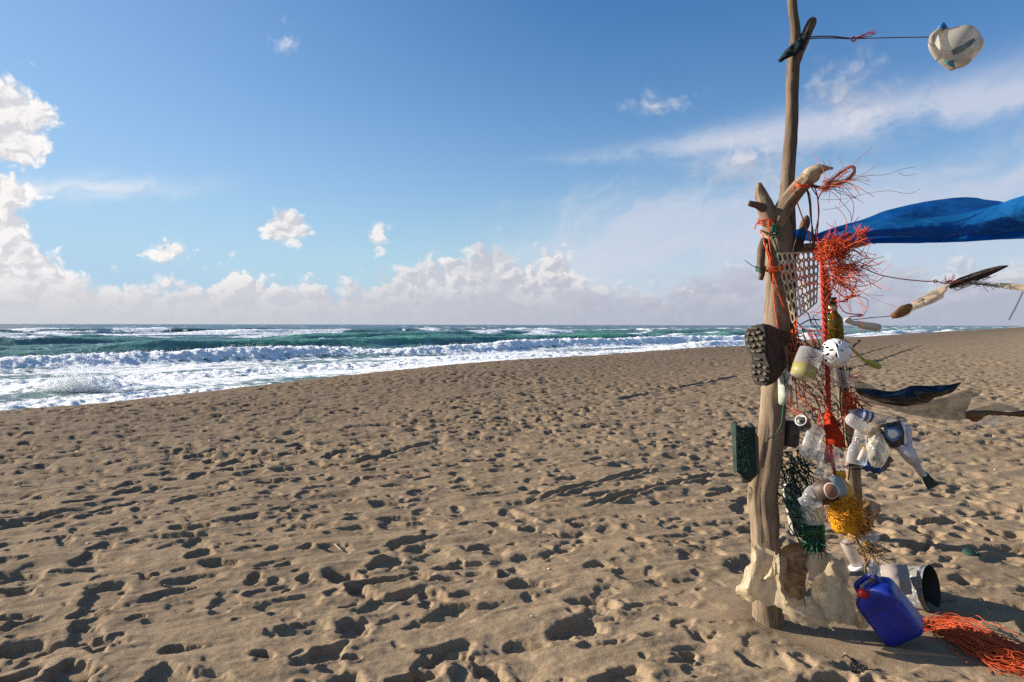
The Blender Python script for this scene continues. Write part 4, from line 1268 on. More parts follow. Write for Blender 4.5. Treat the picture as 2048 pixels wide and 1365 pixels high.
# ---- thick red rope
mb = MB()
core = path([(1640, 505, YQ - .05), (1644, 540, YQ - .06), (1646, 590, YQ - .07), (1649, 640, YQ - .08), (1651, 690, YQ - .09), (1655, 740, YQ - .08), (1657, 800, YQ - .07), (1658, 850, YQ - .07), (1664, 920, YQ - .07), (1676, 965, YQ - .08), (1688, 1000, YQ - .1)], 110)
for k in range(3):
    pp = []
    for i, p in enumerate(core):
        a = i * .75 + k * 2.094
        w = .0075 if 10 < i < 78 else .0045
        pp.append(p + Vector((math.cos(a) * w, math.sin(a) * w, 0)))
    mb.tube(pp, .0062, 7)
strands(mb, 90, lambda: core[random.randint(10, 95)], (.2, -.4, 0), .07, .9, .8, .0013)
tag(mb.build('thick_red_rope', RED), 'thick twisted red rope hanging down the middle of the tower', 'rope')
rc = MB()
rc.sheet([[(1648, 826, YQ - .06), (1656, 820, YQ - .08), (1668, 824, YQ - .08)], [(1648, 850, YQ - .06), (1660, 852, YQ - .11), (1676, 850, YQ - .08)], [(1652, 880, YQ - .06), (1668, 880, YQ - .11), (1688, 874, YQ - .08)],
          [(1664, 892, YQ - .06), (1676, 896, YQ - .09), (1690, 900, YQ - .08)]], 13, 18, .016, 14, 3, ragged=.012, smooth=False)
rc.sheet([[(1650, 870, YQ - .05), (1664, 870, YQ - .06)], [(1648, 900, YQ - .05), (1662, 905, YQ - .06)], [(1652, 925, YQ - .05), (1660, 925, YQ - .06)]], 8, 12, .012, 16, 8, ragged=.008)
tag(rc.build('red_net_rag', RED_CLOTH, solid=.002), 'bright red netting rag bunched on the red rope', 'rag')

# ---- netting strung between the post and the leaning stake
def netting(mb, corners, nu, nv, rad, sag=.02, drop=.15, seed=1):
    rnd = random.Random(seed)
    TL, TR, BR, BL = [np.array(c, float) for c in corners]
    pt = {}
    for i in range(nu + 1):
        for j in range(nv + 1):
            u, v = i / nu, j / nv
            q = (TL * (1 - u) + TR * u) * (1 - v) + (BL * (1 - u) + BR * u) * v
            s_ = 4 * u * (1 - u)
            pt[i, j] = P(q[0] + rnd.gauss(0, 4), q[1] + rnd.gauss(0, 4) + s_ * 6, q[2] + rnd.gauss(0, .015) - s_ * sag)
    for (i, j), a in pt.items():
        for b in ((i + 1, j + (1 if (i + j) % 2 else 0)), (i + (0 if (i + j) % 2 else 1), j + 1)):
            if b in pt and b != (i, j) and rnd.random() > drop:
                c = pt[b]; m_ = (a + c) / 2 + Vector((rnd.gauss(0, .006), rnd.gauss(0, .006), -.006))
                mb.tube([a, a * .5 + m_ * .5, m_, c * .5 + m_ * .5, c], rad, 5)
    return mb
mb = netting(MB(), ((1585, 640, YQ - .03), (1642, 660, YQ - .02), (1650, 830, YQ - .02), (1578, 830, YQ - .02)), 5, 12, .0025, .03, .2, 2)
for pts in ([(1605, 760, YQ), (1612, 800, YQ - .03), (1630, 825, YQ - .03), (1650, 860, YQ)], [(1590, 740, YQ), (1594, 800, YQ - .02), (1600, 850, YQ - .02)], [(1630, 790, YQ), (1640, 820, YQ - .04), (1636, 850, YQ - .02), (1645, 870, YQ)]):
    mb.tube(path(pts, 20), .003, 5)
strands(mb, 50, inball(1600, 720, YQ - .06, 22, 16, .03), (.7, -.2, -.1), .08, .8, .8, .0017)
tag(mb.build('orange_fishing_net', ORANGE), 'slack orange fishing net strung beside the post below the beige panel', 'fishing net')
mb = netting(MB(), ((1600, 620, YQ + .02), (1690, 650, YQ + .06), (1720, 900, YQ + .1), (1600, 880, YQ + .03)), 6, 14, .0024, .03, .35, 5)
for pts in ([(1685, 755, YQ - .02), (1680, 800, YQ), (1686, 850, YQ), (1690, 900, YQ)], [(1640, 640, YQ - .06), (1620, 640, YQ - .05), (1600, 650, YQ - .04)], [(1672, 700, YQ), (1690, 780, YQ), (1692, 860, YQ), (1700, 915, YQ), (1697, 960, YQ)],
            [(1695, 790, YQ - .02), (1720, 810, YQ - .02), (1733, 830, YQ - .02), (1735, 850, YQ)]):
    mb.tube(path(pts, 24), .0034, 6)
tag(mb.build('black_net', BLACK), 'thin black netting and cords stretched across the middle of the tower', 'net')
mb = MB()
strands(mb, 60, inball(1702, 800, YR + .06, 14, 26, .03), (0, -.3, -1), .12, .35, .5, .0024)
for k in range(5): ring(mb, 1700, 780 + k * 12, 12 + random.random() * 4, 6, YR + .06, .05, .0028, 1)
strands(mb, 18, inball(1705, 758, YR, 14, 6, .02), (1, 0, .1), .06, .5, .5, .0016)
tag(mb.build('orange_twine_bundle', ORANGE), 'orange twine bundle wound round the stake beside the black bag', 'twine')
mb = netting(MB(), ((1558, 895, YP + .02), (1612, 905, YP + .03), (1650, 1075, YP - .02), (1585, 1060, YP + .0)), 7, 14, .0032, .04, .12, 8)
strands(mb, 80, inball(1595, 935, YP + .02, 28, 30, .05), (.2, -.2, -.8), .16, .6, .9, .0022)
tag(mb.build('dark_green_net', GREEN_DK), 'bunched dark green fishing net low on the sunless side of the post', 'fishing net')
mb = netting(MB(), ((1560, 985, YP - .05), (1590, 990, YP - .05), (1648, 1095, YP - .08), (1605, 1095, YP - .06)), 5, 9, .0034, .04, .1, 9)
strands(mb, 60, inball(1630, 1075, YP - .08, 18, 16, .03), (.1, -.3, -.9), .11, .5, .9, .0022)
tag(mb.build('pale_green_net', GREEN), 'brighter green net cords trailing down over the beige sacks', 'fishing net')
mb = MB()
for pts in ([(1568, 745, YP - .13), (1570, 790, YP - .13), (1566, 820, YP - .12), (1562, 850, YP - .12), (1550, 870, YP - .12), (1535, 880, YP - .12)], [(1571, 760, YP - .13), (1575, 790, YP - .12), (1566, 822, YP - .12)]):
    mb.tube(path(pts, 24), .003, 5)
tag(mb.build('green_string', GREEN), 'thin green string hanging from the pale green-printed bottle to the post', 'string')

# ---- green board hinged like a book, left of the post
gb = thing('green_board', 'dark green painted board folded like an open book and tied to the post', 'board', P(1500, 962, YP - .10))
YG = YP - .12
MB().prism([P(*q) for q in [(1463, 848, YG), (1472, 850, YG - .03), (1476, 944, YG - .03), (1468, 945, YG)]], Vector((.008, .03, 0))).build('side_panel', GREEN_BOARD, gb, bevel=.003)
MB().prism([P(*q) for q in [(1472, 851, YG - .03), (1486, 858, YG - .02), (1510, 856, YG), (1513, 950, YG), (1496, 962, YG - .01), (1475, 944, YG - .03)]], Vector((.004, .03, 0))).build('face_panel', GREEN_BOARD, gb, bevel=.003)
MB().prism([P(*q) for q in [(1509, 860, YG - .005), (1517, 875, YG + .03), (1519, 945, YG + .03), (1500, 966, YG - .01), (1470, 948, YG - .01), (1497, 960, YG - .012), (1512, 949, YG - .004)]], Vector((.002, .012, 0))).build('frayed_edge', WOOD_DARK, gb)
mb = MB()
for k in range(90):
    x, y = random.uniform(1476, 1510), random.uniform(862, 945)
    c = P(x, y, YG - .045); d = Vector((random.gauss(0, 1), random.gauss(0, .2), random.gauss(0, 1))) * .012
    mb.tube([c - d, c + Vector((random.gauss(0, .004), -.003, random.gauss(0, .004))), c + d], .0011, 4)
mb.build('net_fibres', GREEN_DK, gb)

# ---- cans and small bottles
c_ = bottle('small_drink_can', 'small dark drink can showing its pale ring-pull end', 'can', (1612, 852, YQ - .04), (1602, 841, YQ - .09), 12, CAN_DARK, [(0, 0), (0, .8), (.1, 1), (.85, 1), (1, .88)], 0)
MB().lathe(P(1602.4, 841.4, YQ - .088), P(1601.6, 840.6, YQ - .092), [(0, 0), (0, .028), (.6, .031), (1, .028), (1, .026), (.4, .024), (.4, 0)], 22).build('lid', SILVER, c_)
MB().lathe(P(1601, 843, YQ - .094), P(1600.8, 842.8, YQ - .096), [(0, 0), (0, .010), (1, .010), (1, 0)], 14, squash=.6).build('opening', BUCKET_IN, c_)
bottle('crushed_dark_can', 'crushed dark can with bluish print hanging behind the post', 'can', (1580, 893, YP + .02), (1584, 842, YP + .02), 17, CAN_DARK, [(0, 0), (0, .75), (.07, .95), (.5, .9), (.9, 1), (1, .85)], .14, seed=4)
bottle('frosted_bottle', 'frosted white plastic bottle hanging diagonally beside the red rag', 'bottle', (1612, 916, YQ - .04), (1636, 852, YQ - .03), 17, CLEAR_W, [(0, 0), (0, .85), (.05, 1), (.85, 1), (.95, .8), (1, .4), (1, 0)], .03, squash=.6)
bottle('crumpled_clear_bottle', 'glinting crumpled clear bottle lying under a labelled bottle', 'bottle', (1697, 836, YR - .08), (1745, 868, YR - .06), 12, CLEAR_W, bottle_prof(.4, .7, .08), .12, seed=7)
lb_ = bottle('labelled_clear_bottle', 'clear bottle with a white and navy label blown out to the right', 'bottle', (1786, 846, YR - .04), (1700, 824, YR - .05), 11, CLEAR, bottle_prof(.5, .8, .04, 1, 3), .04, seed=9)
def stripe_label():
    m, g = mat('white_navy_label')
    gx, gy, gz = g.sep(g.attr('grain', 'Vector'))
    an = g.m('ARCTAN2', gx, gy)
    k = g.m('FRACT', an * 2.2)
    c = g.mixc(g.ss(.30, .34, g.m('ABSOLUTE', gz - .5)), (.60, .60, .66), (.05, .06, .16))
    c = g.mixc(g.ss(.16, .12, g.m('ABSOLUTE', gz - .5)) * g.ss(.3, .36, g.noise(g.vec(an * 3.0, gz * 9.0), 2, 1)), c, (.08, .10, .24))
    g.out(g.bsdf(Base_Color=c, Roughness=.4)); return m
MB().lathe(P(1741, 834.5, YR - .044), P(1716, 828, YR - .047), [(0, px2m(11.4, YR)), (1, px2m(11.4, YR))], 22).build('label', stripe_label(), lb_)
jr = bottle('jar_with_rolled_note', 'clear screw-top bottle with a rolled paper note inside, wired to the stake', 'bottle', (1712, 929, YR - .06), (1722, 862, YR - .05), 19, CLEAR, [(0, 0), (0, .85), (.05, 1), (.42, 1), (.55, .82), (.62, .68), (.66, .74), (.7, .66), (.76, .7), (.82, .62), (1, .62)], .02)
MB().tube([P(1719, 922, YR - .05), P(1730, 898, YR - .05)], px2m(5.5, YR), 14).build('rolled_note', PAPER, jr)
MB().tube([P(1729, 900, YR - .05), P(1731, 896, YR - .05)], px2m(6, YR), 14).build('note_tip', YELLOW_P, jr)
mb = MB(); ring(mb, 1712, 933, 20, 5, YR - .05, .055, .0025, 2, 3); mb.build('wire', BLACK, jr)

def bagmesh(px, py, rx, ry, Y, rz, amp, seed, nu=36, nv=22, freq=12):
    V, F, Gr = [], [], []
    for j in range(nv):
        th = math.pi * (j + .001) / (nv - 1 + .002)
        for i in range(nu):
            a = 2 * math.pi * i / nu
            d = Vector((math.sin(th) * math.cos(a), math.sin(th) * math.sin(a), math.cos(th)))
            q = d * 1.6 + Vector((seed * 4.1, seed, 0))
            k = 1 + amp * (abs(mnoise.noise(q * .9)) * 1.3 + abs(mnoise.noise(q * 1.9)) * .8 - .5)
            V.append(P(px + d.x * rx * k, py - d.z * ry * k, Y + d.y * rz * k)); Gr.append((d.x, d.y, d.z))
    for j in range(nv - 1):
        for i in range(nu): F.append((j * nu + i, j * nu + (i + 1) % nu, (j + 1) * nu + (i + 1) % nu, (j + 1) * nu + i))
    return MB().add(V, F, Gr)
tag(bagmesh(1756, 902, 22, 34, YR - .09, .05, .30, 1).build('puffed_clear_bag', m_film('cream_clear_film', (.66, .63, .52), .55, .35, .12)), 'puffed-up clear plastic bag hanging over a blue bag', 'bag')
tag(bagmesh(1750, 916, 27, 30, YR + .0, .05, .45, 2).build('blue_bag', BLUE_BAG), 'crumpled bright blue bag behind the puffed clear bag', 'bag')
tag(bagmesh(1757, 920, 25, 22, YR + .06, .04, .5, 3).build('brown_wrapper', BROWN_BAG), 'brown wrapper peeping out under the blue bag', 'wrapper')
a, r = ppath([(1728, 858, YR - .06, 5), (1736, 862, YR - .07, 8), (1748, 864, YR - .07, 9), (1758, 858, YR - .06, 7), (1770, 852, YR - .05, 5)], 20)
tag(MB().tube(a, r, 12, .4, 8, True, .3).build('tan_knot', FILM_TAN), 'tan plastic knot tying the clear bag to the netting', 'knot')
pk = thing('black_printed_packet', 'black foil snack packet with a blue and white print, flapping', 'packet', P(1785, 900, YR - .06))
MB().sheet([[(1754, 856, YR - .06), (1775, 846, YR - .09), (1808, 843, YR - .08)], [(1758, 872, YR - .07), (1782, 868, YR - .11), (1812, 866, YR - .09)], [(1770, 890, YR - .06), (1788, 896, YR - .09), (1812, 888, YR - .08)]], 22, 18, .009, 24, 2).build('front', PRINT, pk, solid=.002)
MB().sheet([[(1758, 862, YR - .03), (1785, 850, YR - .02), (1822, 850, YR - .03)], [(1766, 880, YR - .03), (1795, 880, YR - .02), (1826, 884, YR - .04)], [(1785, 898, YR - .03), (1806, 906, YR - .02), (1826, 904, YR - .04)]], 22, 16, .009, 24, 5).build('back', PACKET_W, pk, solid=.002)
tag(MB().sheet([[(1814, 880, YR - .03), (1832, 882, YR - .03), (1852, 890, YR - .03)], [(1816, 896, YR - .03), (1832, 902, YR - .03), (1848, 908, YR - .03)]], 12, 8, .005, 20, 5).build('torn_clear_flap', CLEAR_W), 'small clear torn flap behind the black packet', 'film scrap')
tw = thing('twisted_foil_wrapper', 'long twisted grey foil wrapper ending in a dark green tip', 'wrapper', P(1868, 980, YR - .05))
a, r = ppath([(1798, 895, YR - .06, 9), (1812, 905, YR - .08, 16), (1822, 915, YR - .08, 15), (1832, 928, YR - .07, 11), (1840, 942, YR - .06, 9), (1848, 952, YR - .06, 9)], 34)
MB().tube(a, r, 16, .35, 4, True, .3, .6).build('wrapper_body', PACKET_W, tw)
MB().sheet([[(1842, 950, YR - .06), (1852, 944, YR - .07)], [(1848, 966, YR - .06), (1864, 956, YR - .08)], [(1858, 980, YR - .06), (1880, 968, YR - .06)]], 10, 14, .006, 24, 4).build('green_tip', m_flat('dark_teal_foil', (.010, .050, .045), .4, .4, 30), tw, solid=.004)

# ---- crumpled bottle with dark oval label and neighbours
cb = bottle('crumpled_labelled_bottle', 'crumpled clear bottle with a dark oval-emblem label, lying across the tower', 'bottle', (1688, 968, YQ - .15), (1600, 1006, YQ - .13), 21, CLEAR, bottle_prof(.42, .70, .06), .10, seed=3)
MB().lathe(P(1681, 971, YQ - .15), P(1634, 991.5, YQ - .142), [(0, px2m(21.5, YQ)), (.5, px2m(21.8, YQ)), (1, px2m(21.5, YQ))], 28, .03, 3, ref=(0, -1, .1)).build('label', LABEL, cb)
MB().lathe(P(1676, 973, YQ - .15), P(1674, 974, YQ - .15), [(0, px2m(18, YQ)), (1, px2m(19, YQ))], 28).build('bottom_rim', SILVER, cb)
tag(bagmesh(1656, 930, 23, 36, YQ - .05, .05, .5, 5).build('clear_crumpled_bag', CLEAR), 'crinkled transparent bag hanging below the red rag', 'bag')
yb = bottle('yellow_bottle', 'bright yellow plastic bottle with screw cap tied in yellow net', 'bottle', (1690, 1062, YQ - .12), (1682, 950, YQ - .12), 25, YELLOW_P, [(0, 0), (0, .85), (.05, 1), (.62, 1), (.75, .85), (.86, .45), (.9, .32), (1, .32)], .05, .03, YELLOW_P)
mb = MB()
for k in range(300):
    c0 = inball(1692, 1022, YQ - .15, 38, 40, .05)()
    c = P(1692, 1025, YQ - .16); pts = [c0]; d = Vector((random.gauss(0, 1), random.gauss(0, .5), random.gauss(0, 1)))
    for i in range(9):
        d = (d + Vector((random.gauss(0, 1), random.gauss(0, .7), random.gauss(0, 1)))).normalized()
        c0 = c0 + d * .013 + (c - c0) * .05; pts.append(c0)
    mb.tube(pts, .0017, 4, cap=False)
strands(mb, 60, inball(1700, 1050, YQ - .14, 24, 18, .04), (.5, -.2, -.5), .09, .7, 1.0, .0017)
tag(mb.build('yellow_net_ball', YELLOW_T), 'fuzzy ball of yellow-orange netting round the yellow bottle', 'net')
tag(MB().sheet([[(1722, 1005, YQ - .04), (1742, 1002, YQ - .06), (1762, 1010, YQ - .04)], [(1718, 1025, YQ - .06), (1742, 1024, YQ - .10), (1760, 1028, YQ - .05)], [(1722, 1050, YQ - .06), (1738, 1052, YQ - .09), (1746, 1050, YQ - .04)], [(1726, 1066, YQ - .05), (1732, 1072, YQ - .06), (1738, 1066, YQ - .05)]], 20, 24, .014, 16, 3).build('brown_sack_corner', BROWN_BAG),
    'brown plastic sack corner flapping behind the yellow net ball', 'sack')
mb = MB(); strands(mb, 50, inball(1728, 1042, YQ - .12, 14, 20, .03), (.2, -.2, -.9), .08, .6, 1.0, .0016)
tag(mb.build('rusty_net_scrap', RUST), 'rusty-red net scrap on the edge of the yellow net ball', 'net')
gj = bottle('clear_glass_jar', 'squat clear glass jar hanging above the green net', 'jar', (1627, 1046, YP - .07), (1625, 1008, YP - .07), 22, m_film('greenish_jar_glass', (.62, .68, .62), .55, .3, .1), [(0, 0), (0, .9), (.06, 1), (.9, 1), (1, .95)], .02)
bottle('dark_green_glass_bottle', 'dark green glass bottle under the clear jar, wrapped in net', 'bottle', (1629, 1098, YP - .04), (1628, 1046, YP - .05), 21, GREEN_G, [(0, 0), (0, .9), (.05, 1), (.9, 1), (1, .8)], .02)
bottle('pale_spray_can', 'pale grey canister half hidden behind the green net', 'canister', (1599, 1066, YP + .06), (1580, 965, YP + .06), 17, m_flat('pale_canister', (.46, .46, .42), .5, .15, 20, .4, 0, (.30, .28, .22)), [(0, 0), (0, .9), (.03, 1), (.85, 1), (.95, .75), (1, .5), (1, 0)], .02)
tb = bottle('clear_tube', 'clear plastic tube with a white rim hung below the yellow net', 'tube', (1720, 1138, YQ - .15), (1690, 1080, YQ - .12), 12, m_film('dusty_tube', (.62, .55, .50), .42, .4, .2), [(0, 0), (0, 1), (.9, 1), (.96, .9), (1, .6), (1, 0)], .02)
MB().lathe(P(1714, 1137, YQ - .15), P(1712, 1132, YQ - .15), [(0, 0), (0, px2m(14, YQ)), (1, px2m(14, YQ)), (1, px2m(12, YQ))], 22).build('white_rim', WHITE_P, tb)
mb = MB(); ring(mb, 1697, 1084, 14, 4, YQ - .13, .04, .0022, 2, 2); mb.build('wire', GREY_T, tb)
mb = MB()
strands(mb, 90, inball(1735, 1092, YQ - .16, 14, 12, .03), (.3, -.1, -.7), .11, .45, 1.2, .0016)
tag(mb.build('straw_fibre_bundle', m_flat('straw_fibre', (.34, .22, .09), .8, .4, 40)), 'straw-coloured fibre bundle dangling beside the clear tube', 'fibre')
tag(bagmesh(1738, 1078, 18, 14, YQ - .13, .03, .4, 8).build('clear_film_tuft', CLEAR_W), 'small clear film tuft above the straw fibre', 'film scrap')

# ---- beige sacks round the foot
sk1 = MB()
sk1.sheet([[(1502, 1100, YP - .12), (1512, 1092, YP - .16), (1530, 1096, YP - .17), (1548, 1106, YP - .14), (1564, 1112, YP - .06)],
           [(1500, 1122, YP - .13), (1512, 1124, YP - .18), (1530, 1122, YP - .18), (1548, 1124, YP - .15), (1570, 1122, YP - .04)],
           [(1484, 1158, YP - .14), (1500, 1150, YP - .22), (1524, 1146, YP - .21), (1546, 1140, YP - .17), (1572, 1150, YP - .04)],
           [(1472, 1180, YP - .15), (1494, 1182, YP - .25), (1520, 1180, YP - .25), (1546, 1172, YP - .20), (1568, 1180, YP - .06)],
           [(1484, 1196, YP - .13), (1508, 1204, YP - .22), (1530, 1206, YP - .23), (1556, 1214, YP - .18), (1590, 1212, YP - .06)]], 26, 24, .017, 9, 2, ragged=.014, smooth=False)
sk1.sheet([[(1532, 1150, YP - .20), (1545, 1128, YP - .22), (1550, 1112, YP - .18)], [(1522, 1160, YP - .23), (1540, 1150, YP - .25), (1554, 1140, YP - .17)], [(1512, 1166, YP - .22), (1536, 1164, YP - .23), (1556, 1150, YP - .17)]], 10, 9, .012, 12, 5, ragged=.009, smooth=False)
tag(sk1.build('beige_sack', FILM_BEIGE), 'crumpled beige plastic sack tied round the foot of the post', 'sack')
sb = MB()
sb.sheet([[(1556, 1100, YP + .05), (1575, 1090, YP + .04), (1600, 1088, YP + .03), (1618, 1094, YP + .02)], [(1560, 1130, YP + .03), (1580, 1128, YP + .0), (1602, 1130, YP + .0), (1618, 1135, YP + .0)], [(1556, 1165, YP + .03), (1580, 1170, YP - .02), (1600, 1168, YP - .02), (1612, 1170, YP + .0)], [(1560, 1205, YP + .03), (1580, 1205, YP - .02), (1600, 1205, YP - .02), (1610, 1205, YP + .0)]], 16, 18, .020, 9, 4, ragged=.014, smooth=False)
tag(sb.build('shaded_sack_inside', BROWN_BAG), 'brown sack inside, its shade put into the colour, between the post and the sheeting', 'sack')  # shadowed inside of the beige sack, its shade put into brown film
sk2 = MB()
sk2.sheet([[(1630, 1092, YP - .02), (1645, 1094, YP - .04), (1655, 1104, YP - .08), (1668, 1112, YP - .05), (1690, 1118, YP - .02)],
           [(1612, 1120, YP + .0), (1640, 1128, YP - .06), (1660, 1124, YP - .14), (1676, 1136, YP - .08), (1696, 1146, YP - .04)],
           [(1618, 1162, YP - .02), (1632, 1152, YP - .06), (1655, 1146, YP - .15), (1680, 1164, YP - .10), (1704, 1180, YP - .06)]], 18, 15, .016, 9, 6, ragged=.014, smooth=False)
sk2.sheet([[(1625, 1168, YP - .10), (1634, 1152, YP - .17), (1652, 1136, YP - .18), (1668, 1118, YP - .14)],
           [(1622, 1190, YP - .12), (1642, 1180, YP - .17), (1664, 1170, YP - .17), (1690, 1160, YP - .12)],
           [(1628, 1212, YP - .13), (1650, 1206, YP - .18), (1676, 1204, YP - .18), (1704, 1200, YP - .14)],
           [(1640, 1240, YP - .14), (1664, 1244, YP - .17), (1694, 1250, YP - .17), (1720, 1258, YP - .14)]], 18, 18, .013, 8, 8, ragged=.012, smooth=False)
sk2.sheet([[(1562, 1190, YP - .08), (1590, 1196, YP - .10), (1618, 1196, YP - .12), (1640, 1200, YP - .13)],
           [(1566, 1216, YP - .12), (1592, 1224, YP - .15), (1622, 1226, YP - .16), (1650, 1230, YP - .16)],
           [(1578, 1240, YP - .10), (1604, 1252, YP - .14), (1640, 1256, YP - .16), (1672, 1258, YP - .15)]], 20, 12, .017, 9, 9, ragged=.014, smooth=False)
tag(sk2.build('beige_sheeting', FILM_BEIGE), 'large crumpled beige plastic sheeting spread on the sand beside the post', 'sheeting')
sk3 = MB()
sk3.sheet([[(1708, 1228, YP - .12), (1722, 1222, YP - .15), (1738, 1234, YP - .12)], [(1708, 1246, YP - .14), (1724, 1242, YP - .18), (1738, 1250, YP - .14)], [(1716, 1260, YP - .12), (1726, 1258, YP - .14), (1734, 1256, YP - .12)]], 18, 18, .010, 12, 3, ragged=.006)
tag(sk3.build('film_roll_end', FILM_TAN), 'rolled clear-tan film end at the edge of the sheeting', 'film')
mb = MB()
for pts in ([(1605, 1165, YP - .13), (1608, 1195, YP - .14), (1612, 1225, YP - .14)], [(1598, 1185, YP - .13), (1609, 1200, YP - .14)], [(1606, 1175, YP - .13), (1598, 1168, YP - .13)], [(1616, 1210, YP - .14), (1617, 1224, YP - .14)]):
    mb.tube(path(pts, 10), .003, 6)
tag(mb.build('dead_twig', WOOD_DARK), 'thin dead twig caught on the beige sheeting', 'twig')

# ---- blue jerrycan
YC = 3.74
can = thing('blue_jerrycan', 'cobalt blue plastic jerrycan with red cap hanging at the foot of the tower', 'jerrycan', Vector((*gpt(1790, 1285), 0)))
tp, bt = P(1742, 1178, YC + .03), P(1808, 1262, YC - .01)
ax = (bt - tp).normalized(); dpv = Vector((.62, .74, -.10)); dpv = (dpv - ax * dpv.dot(ax)).normalized(); sd = ax.cross(dpv).normalized()
L = (bt - tp).length
secs = []
for t, wa, wb in [(-.12, .018, .050), (-.07, .045, .068), (-.02, .074, .075), (.05, .096, .082), (.14, .102, .085), (.30, .104, .086), (.32, .101, .084), (.35, .104, .086), (.75, .104, .086), (.92, .104, .086), (.99, .100, .082), (1.03, .090, .072), (1.045, .07, .055)]:
    secs.append((tp + ax * L * t * 1.05, sd * wa, dpv * wb))
mbc = MB(); loft(mbc, secs, 64, 6.0); mbc.build('body', BLUE_P, can)
# moulded handle: two posts and a bar over a gap
hp = [tp + sd * .055 + ax * .01, tp + sd * .055 - ax * .045, tp + sd * .03 - ax * .062, tp - sd * .035 - ax * .052, tp - sd * .055 - ax * .035, tp - sd * .062 + ax * .03]
MB().tube([Vector(p) for p in cr([tuple(p) for p in hp], 30)], .014, 12).build('handle', BLUE_P, can)
c0 = P(1727, 1189, YC - .02)
MB().lathe(c0 + Vector((.02, .01, -.005)), c0 - Vector((.022, .006, -.012)), [(0, .017), (.15, .022), (.9, .022), (1, .019), (1, 0)], 20).build('cap', RED_P, can)
mb = MB()
mb.tube(path([(1702, 1060, YP - .15), (1722, 1095, YP - .17), (1736, 1130, YC + .05), (1744, 1156, YC + .02), (1748, 1172, YC)], 24), .0042, 6)
tag(mb.build('jerrycan_cord', RED), 'bright red cord holding the blue jerrycan', 'cord')
tag(bagmesh(1747, 1142, 12, 26, YC + .03, .03, .6, 11).build('clear_bag_knot', CLEAR_W), 'clear plastic bag knotted to the jerrycan handle', 'bag')

# ---- bucket lying on its side
bx, by = gpt(1845, 1222); YK = by + .13
bk = thing('paint_bucket', 'paint-spattered grey bucket lying on its side on the sand', 'bucket', Vector((bx, by + .1, 0)))
m0, m1 = P(1768, 1172, YK + .10), P(1863, 1178, YK - .09)
axb = (m1 - m0)
Rm, Rb = px2m(44, YK), px2m(36, YK)
MB().lathe(m0, m1, [(0, 0), (0, Rb * .97), (.02, Rb), (.86, Rb + (Rm - Rb) * .86), (.88, Rm * 1.03), (.91, Rm * 1.03), (.93, Rm * .985), (.98, Rm), (.999, Rm * 1.03)], 40).build('shell', BUCKET, bk)
MB().lathe(m0, m1, [(.05, 0), (.05, Rb * .95), (.5, Rb + (Rm - Rb) * .45), (.985, Rm * .975), (1.002, Rm * 1.02)], 40).build('inside', BUCKET_IN, bk)
mb = MB(); mb.tube(path([(1762, 1132, YK - .02), (1768, 1122, YK - .02), (1780, 1119, YK - .02), (1790, 1126, YK - .02), (1786, 1130, YK - .02), (1770, 1124, YK - .02)], 18), .0025, 5)
mb.build('wire_bail', m_flat('blue_wire', (.02, .05, .12), .5), bk)
tag(MB().sheet([[(1757, 1130, YK - .05), (1785, 1128, YK - .08), (1815, 1131, YK - .07)], [(1766, 1160, YK - .11), (1792, 1155, YK - .15), (1820, 1160, YK - .14)], [(1775, 1190, YK - .12), (1800, 1190, YK - .16), (1824, 1188, YK - .15)]], 22, 18, .010, 10, 3).build('grey_cloth', GREY_CLOTH, solid=.003),
    'sun-bleached grey cloth draped over the bucket', 'cloth')

# ---- orange net lying on the sand
def gz(px, py): 
    x, y = gpt(px, py)
    return Vector((x, y, float(sand_height(np.array([x]), np.array([y]))[0])))
net = MB()
for k in range(210):
    o = random.gauss(0, 1)
    w = .35 + .65 * random.random()
    pts = [(1845 + random.gauss(0, 4), 1252 + random.gauss(0, 5)), (1890 + random.gauss(0, 6), 1262 + o * 9), (1940 + random.gauss(0, 8), 1285 + o * 15), (1985 + random.gauss(0, 8), 1308 + o * 15), (2030 + random.gauss(0, 10), 1322 + o * 14), (2090 + random.gauss(0, 12), 1330 + o * 18)]
    cut = random.choice([3, 4, 5, 6, 6, 6])
    q0 = random.choice([0, 0, 0, 1, 2]) if cut > 4 else 0
    pp = cr(pts[q0:cut] if cut - q0 > 1 else pts[:3], 16)
    lift = abs(random.gauss(0, .022))
    out = []
    for i, (a, b) in enumerate(pp):
        h = math.sin(math.pi * i / 15) * lift + .008 + abs(mnoise.noise(Vector((a * .06, b * .06, k)))) * .03
        out.append(Vector((*gpt(a, b), 0)) + Vector((0, 0, h)))
    base_z = gz(*pts[2]).z * .6
    net.tube([p + Vector((0, 0, max(base_z, -.01))) for p in out], .0021, 4, cap=False)
for k in range(80):
    a, b = random.uniform(1950, 2060), 0
    b = 1285 + (a - 1940) * .40 + random.gauss(0, 11)
    c0 = Vector((*gpt(a, b), .02)); pts = [c0]
    d = Vector((random.gauss(0, 1), random.gauss(0, 1), random.gauss(0, .3)))
    for i in range(9):
        d = (d + Vector((random.gauss(0, .8), random.gauss(0, .8), random.gauss(0, .3)))).normalized(); c0 = c0 + d * .018; c0.z = min(max(c0.z, .0), .05); pts.append(c0.copy())
    net.tube(pts, .0021, 4, cap=False)
tag(net.build('orange_ground_net', ORANGE), 'frayed orange fishing net trailing over the sand from the blue jerrycan', 'fishing net')
mb = MB()
for k in range(5):
    mb.tube([Vector((*gpt(1848 + 8 * math.cos(a), 1252 + 6 * math.sin(a) + k * 2), .03 + .012 * math.sin(a * 2 + k))) for a in np.linspace(0, 6.28, 12)], .003, 5)
tag(mb.build('orange_net_knot', ORANGE_BRIGHT), 'orange knot at the gathered end of the ground net', 'knot')

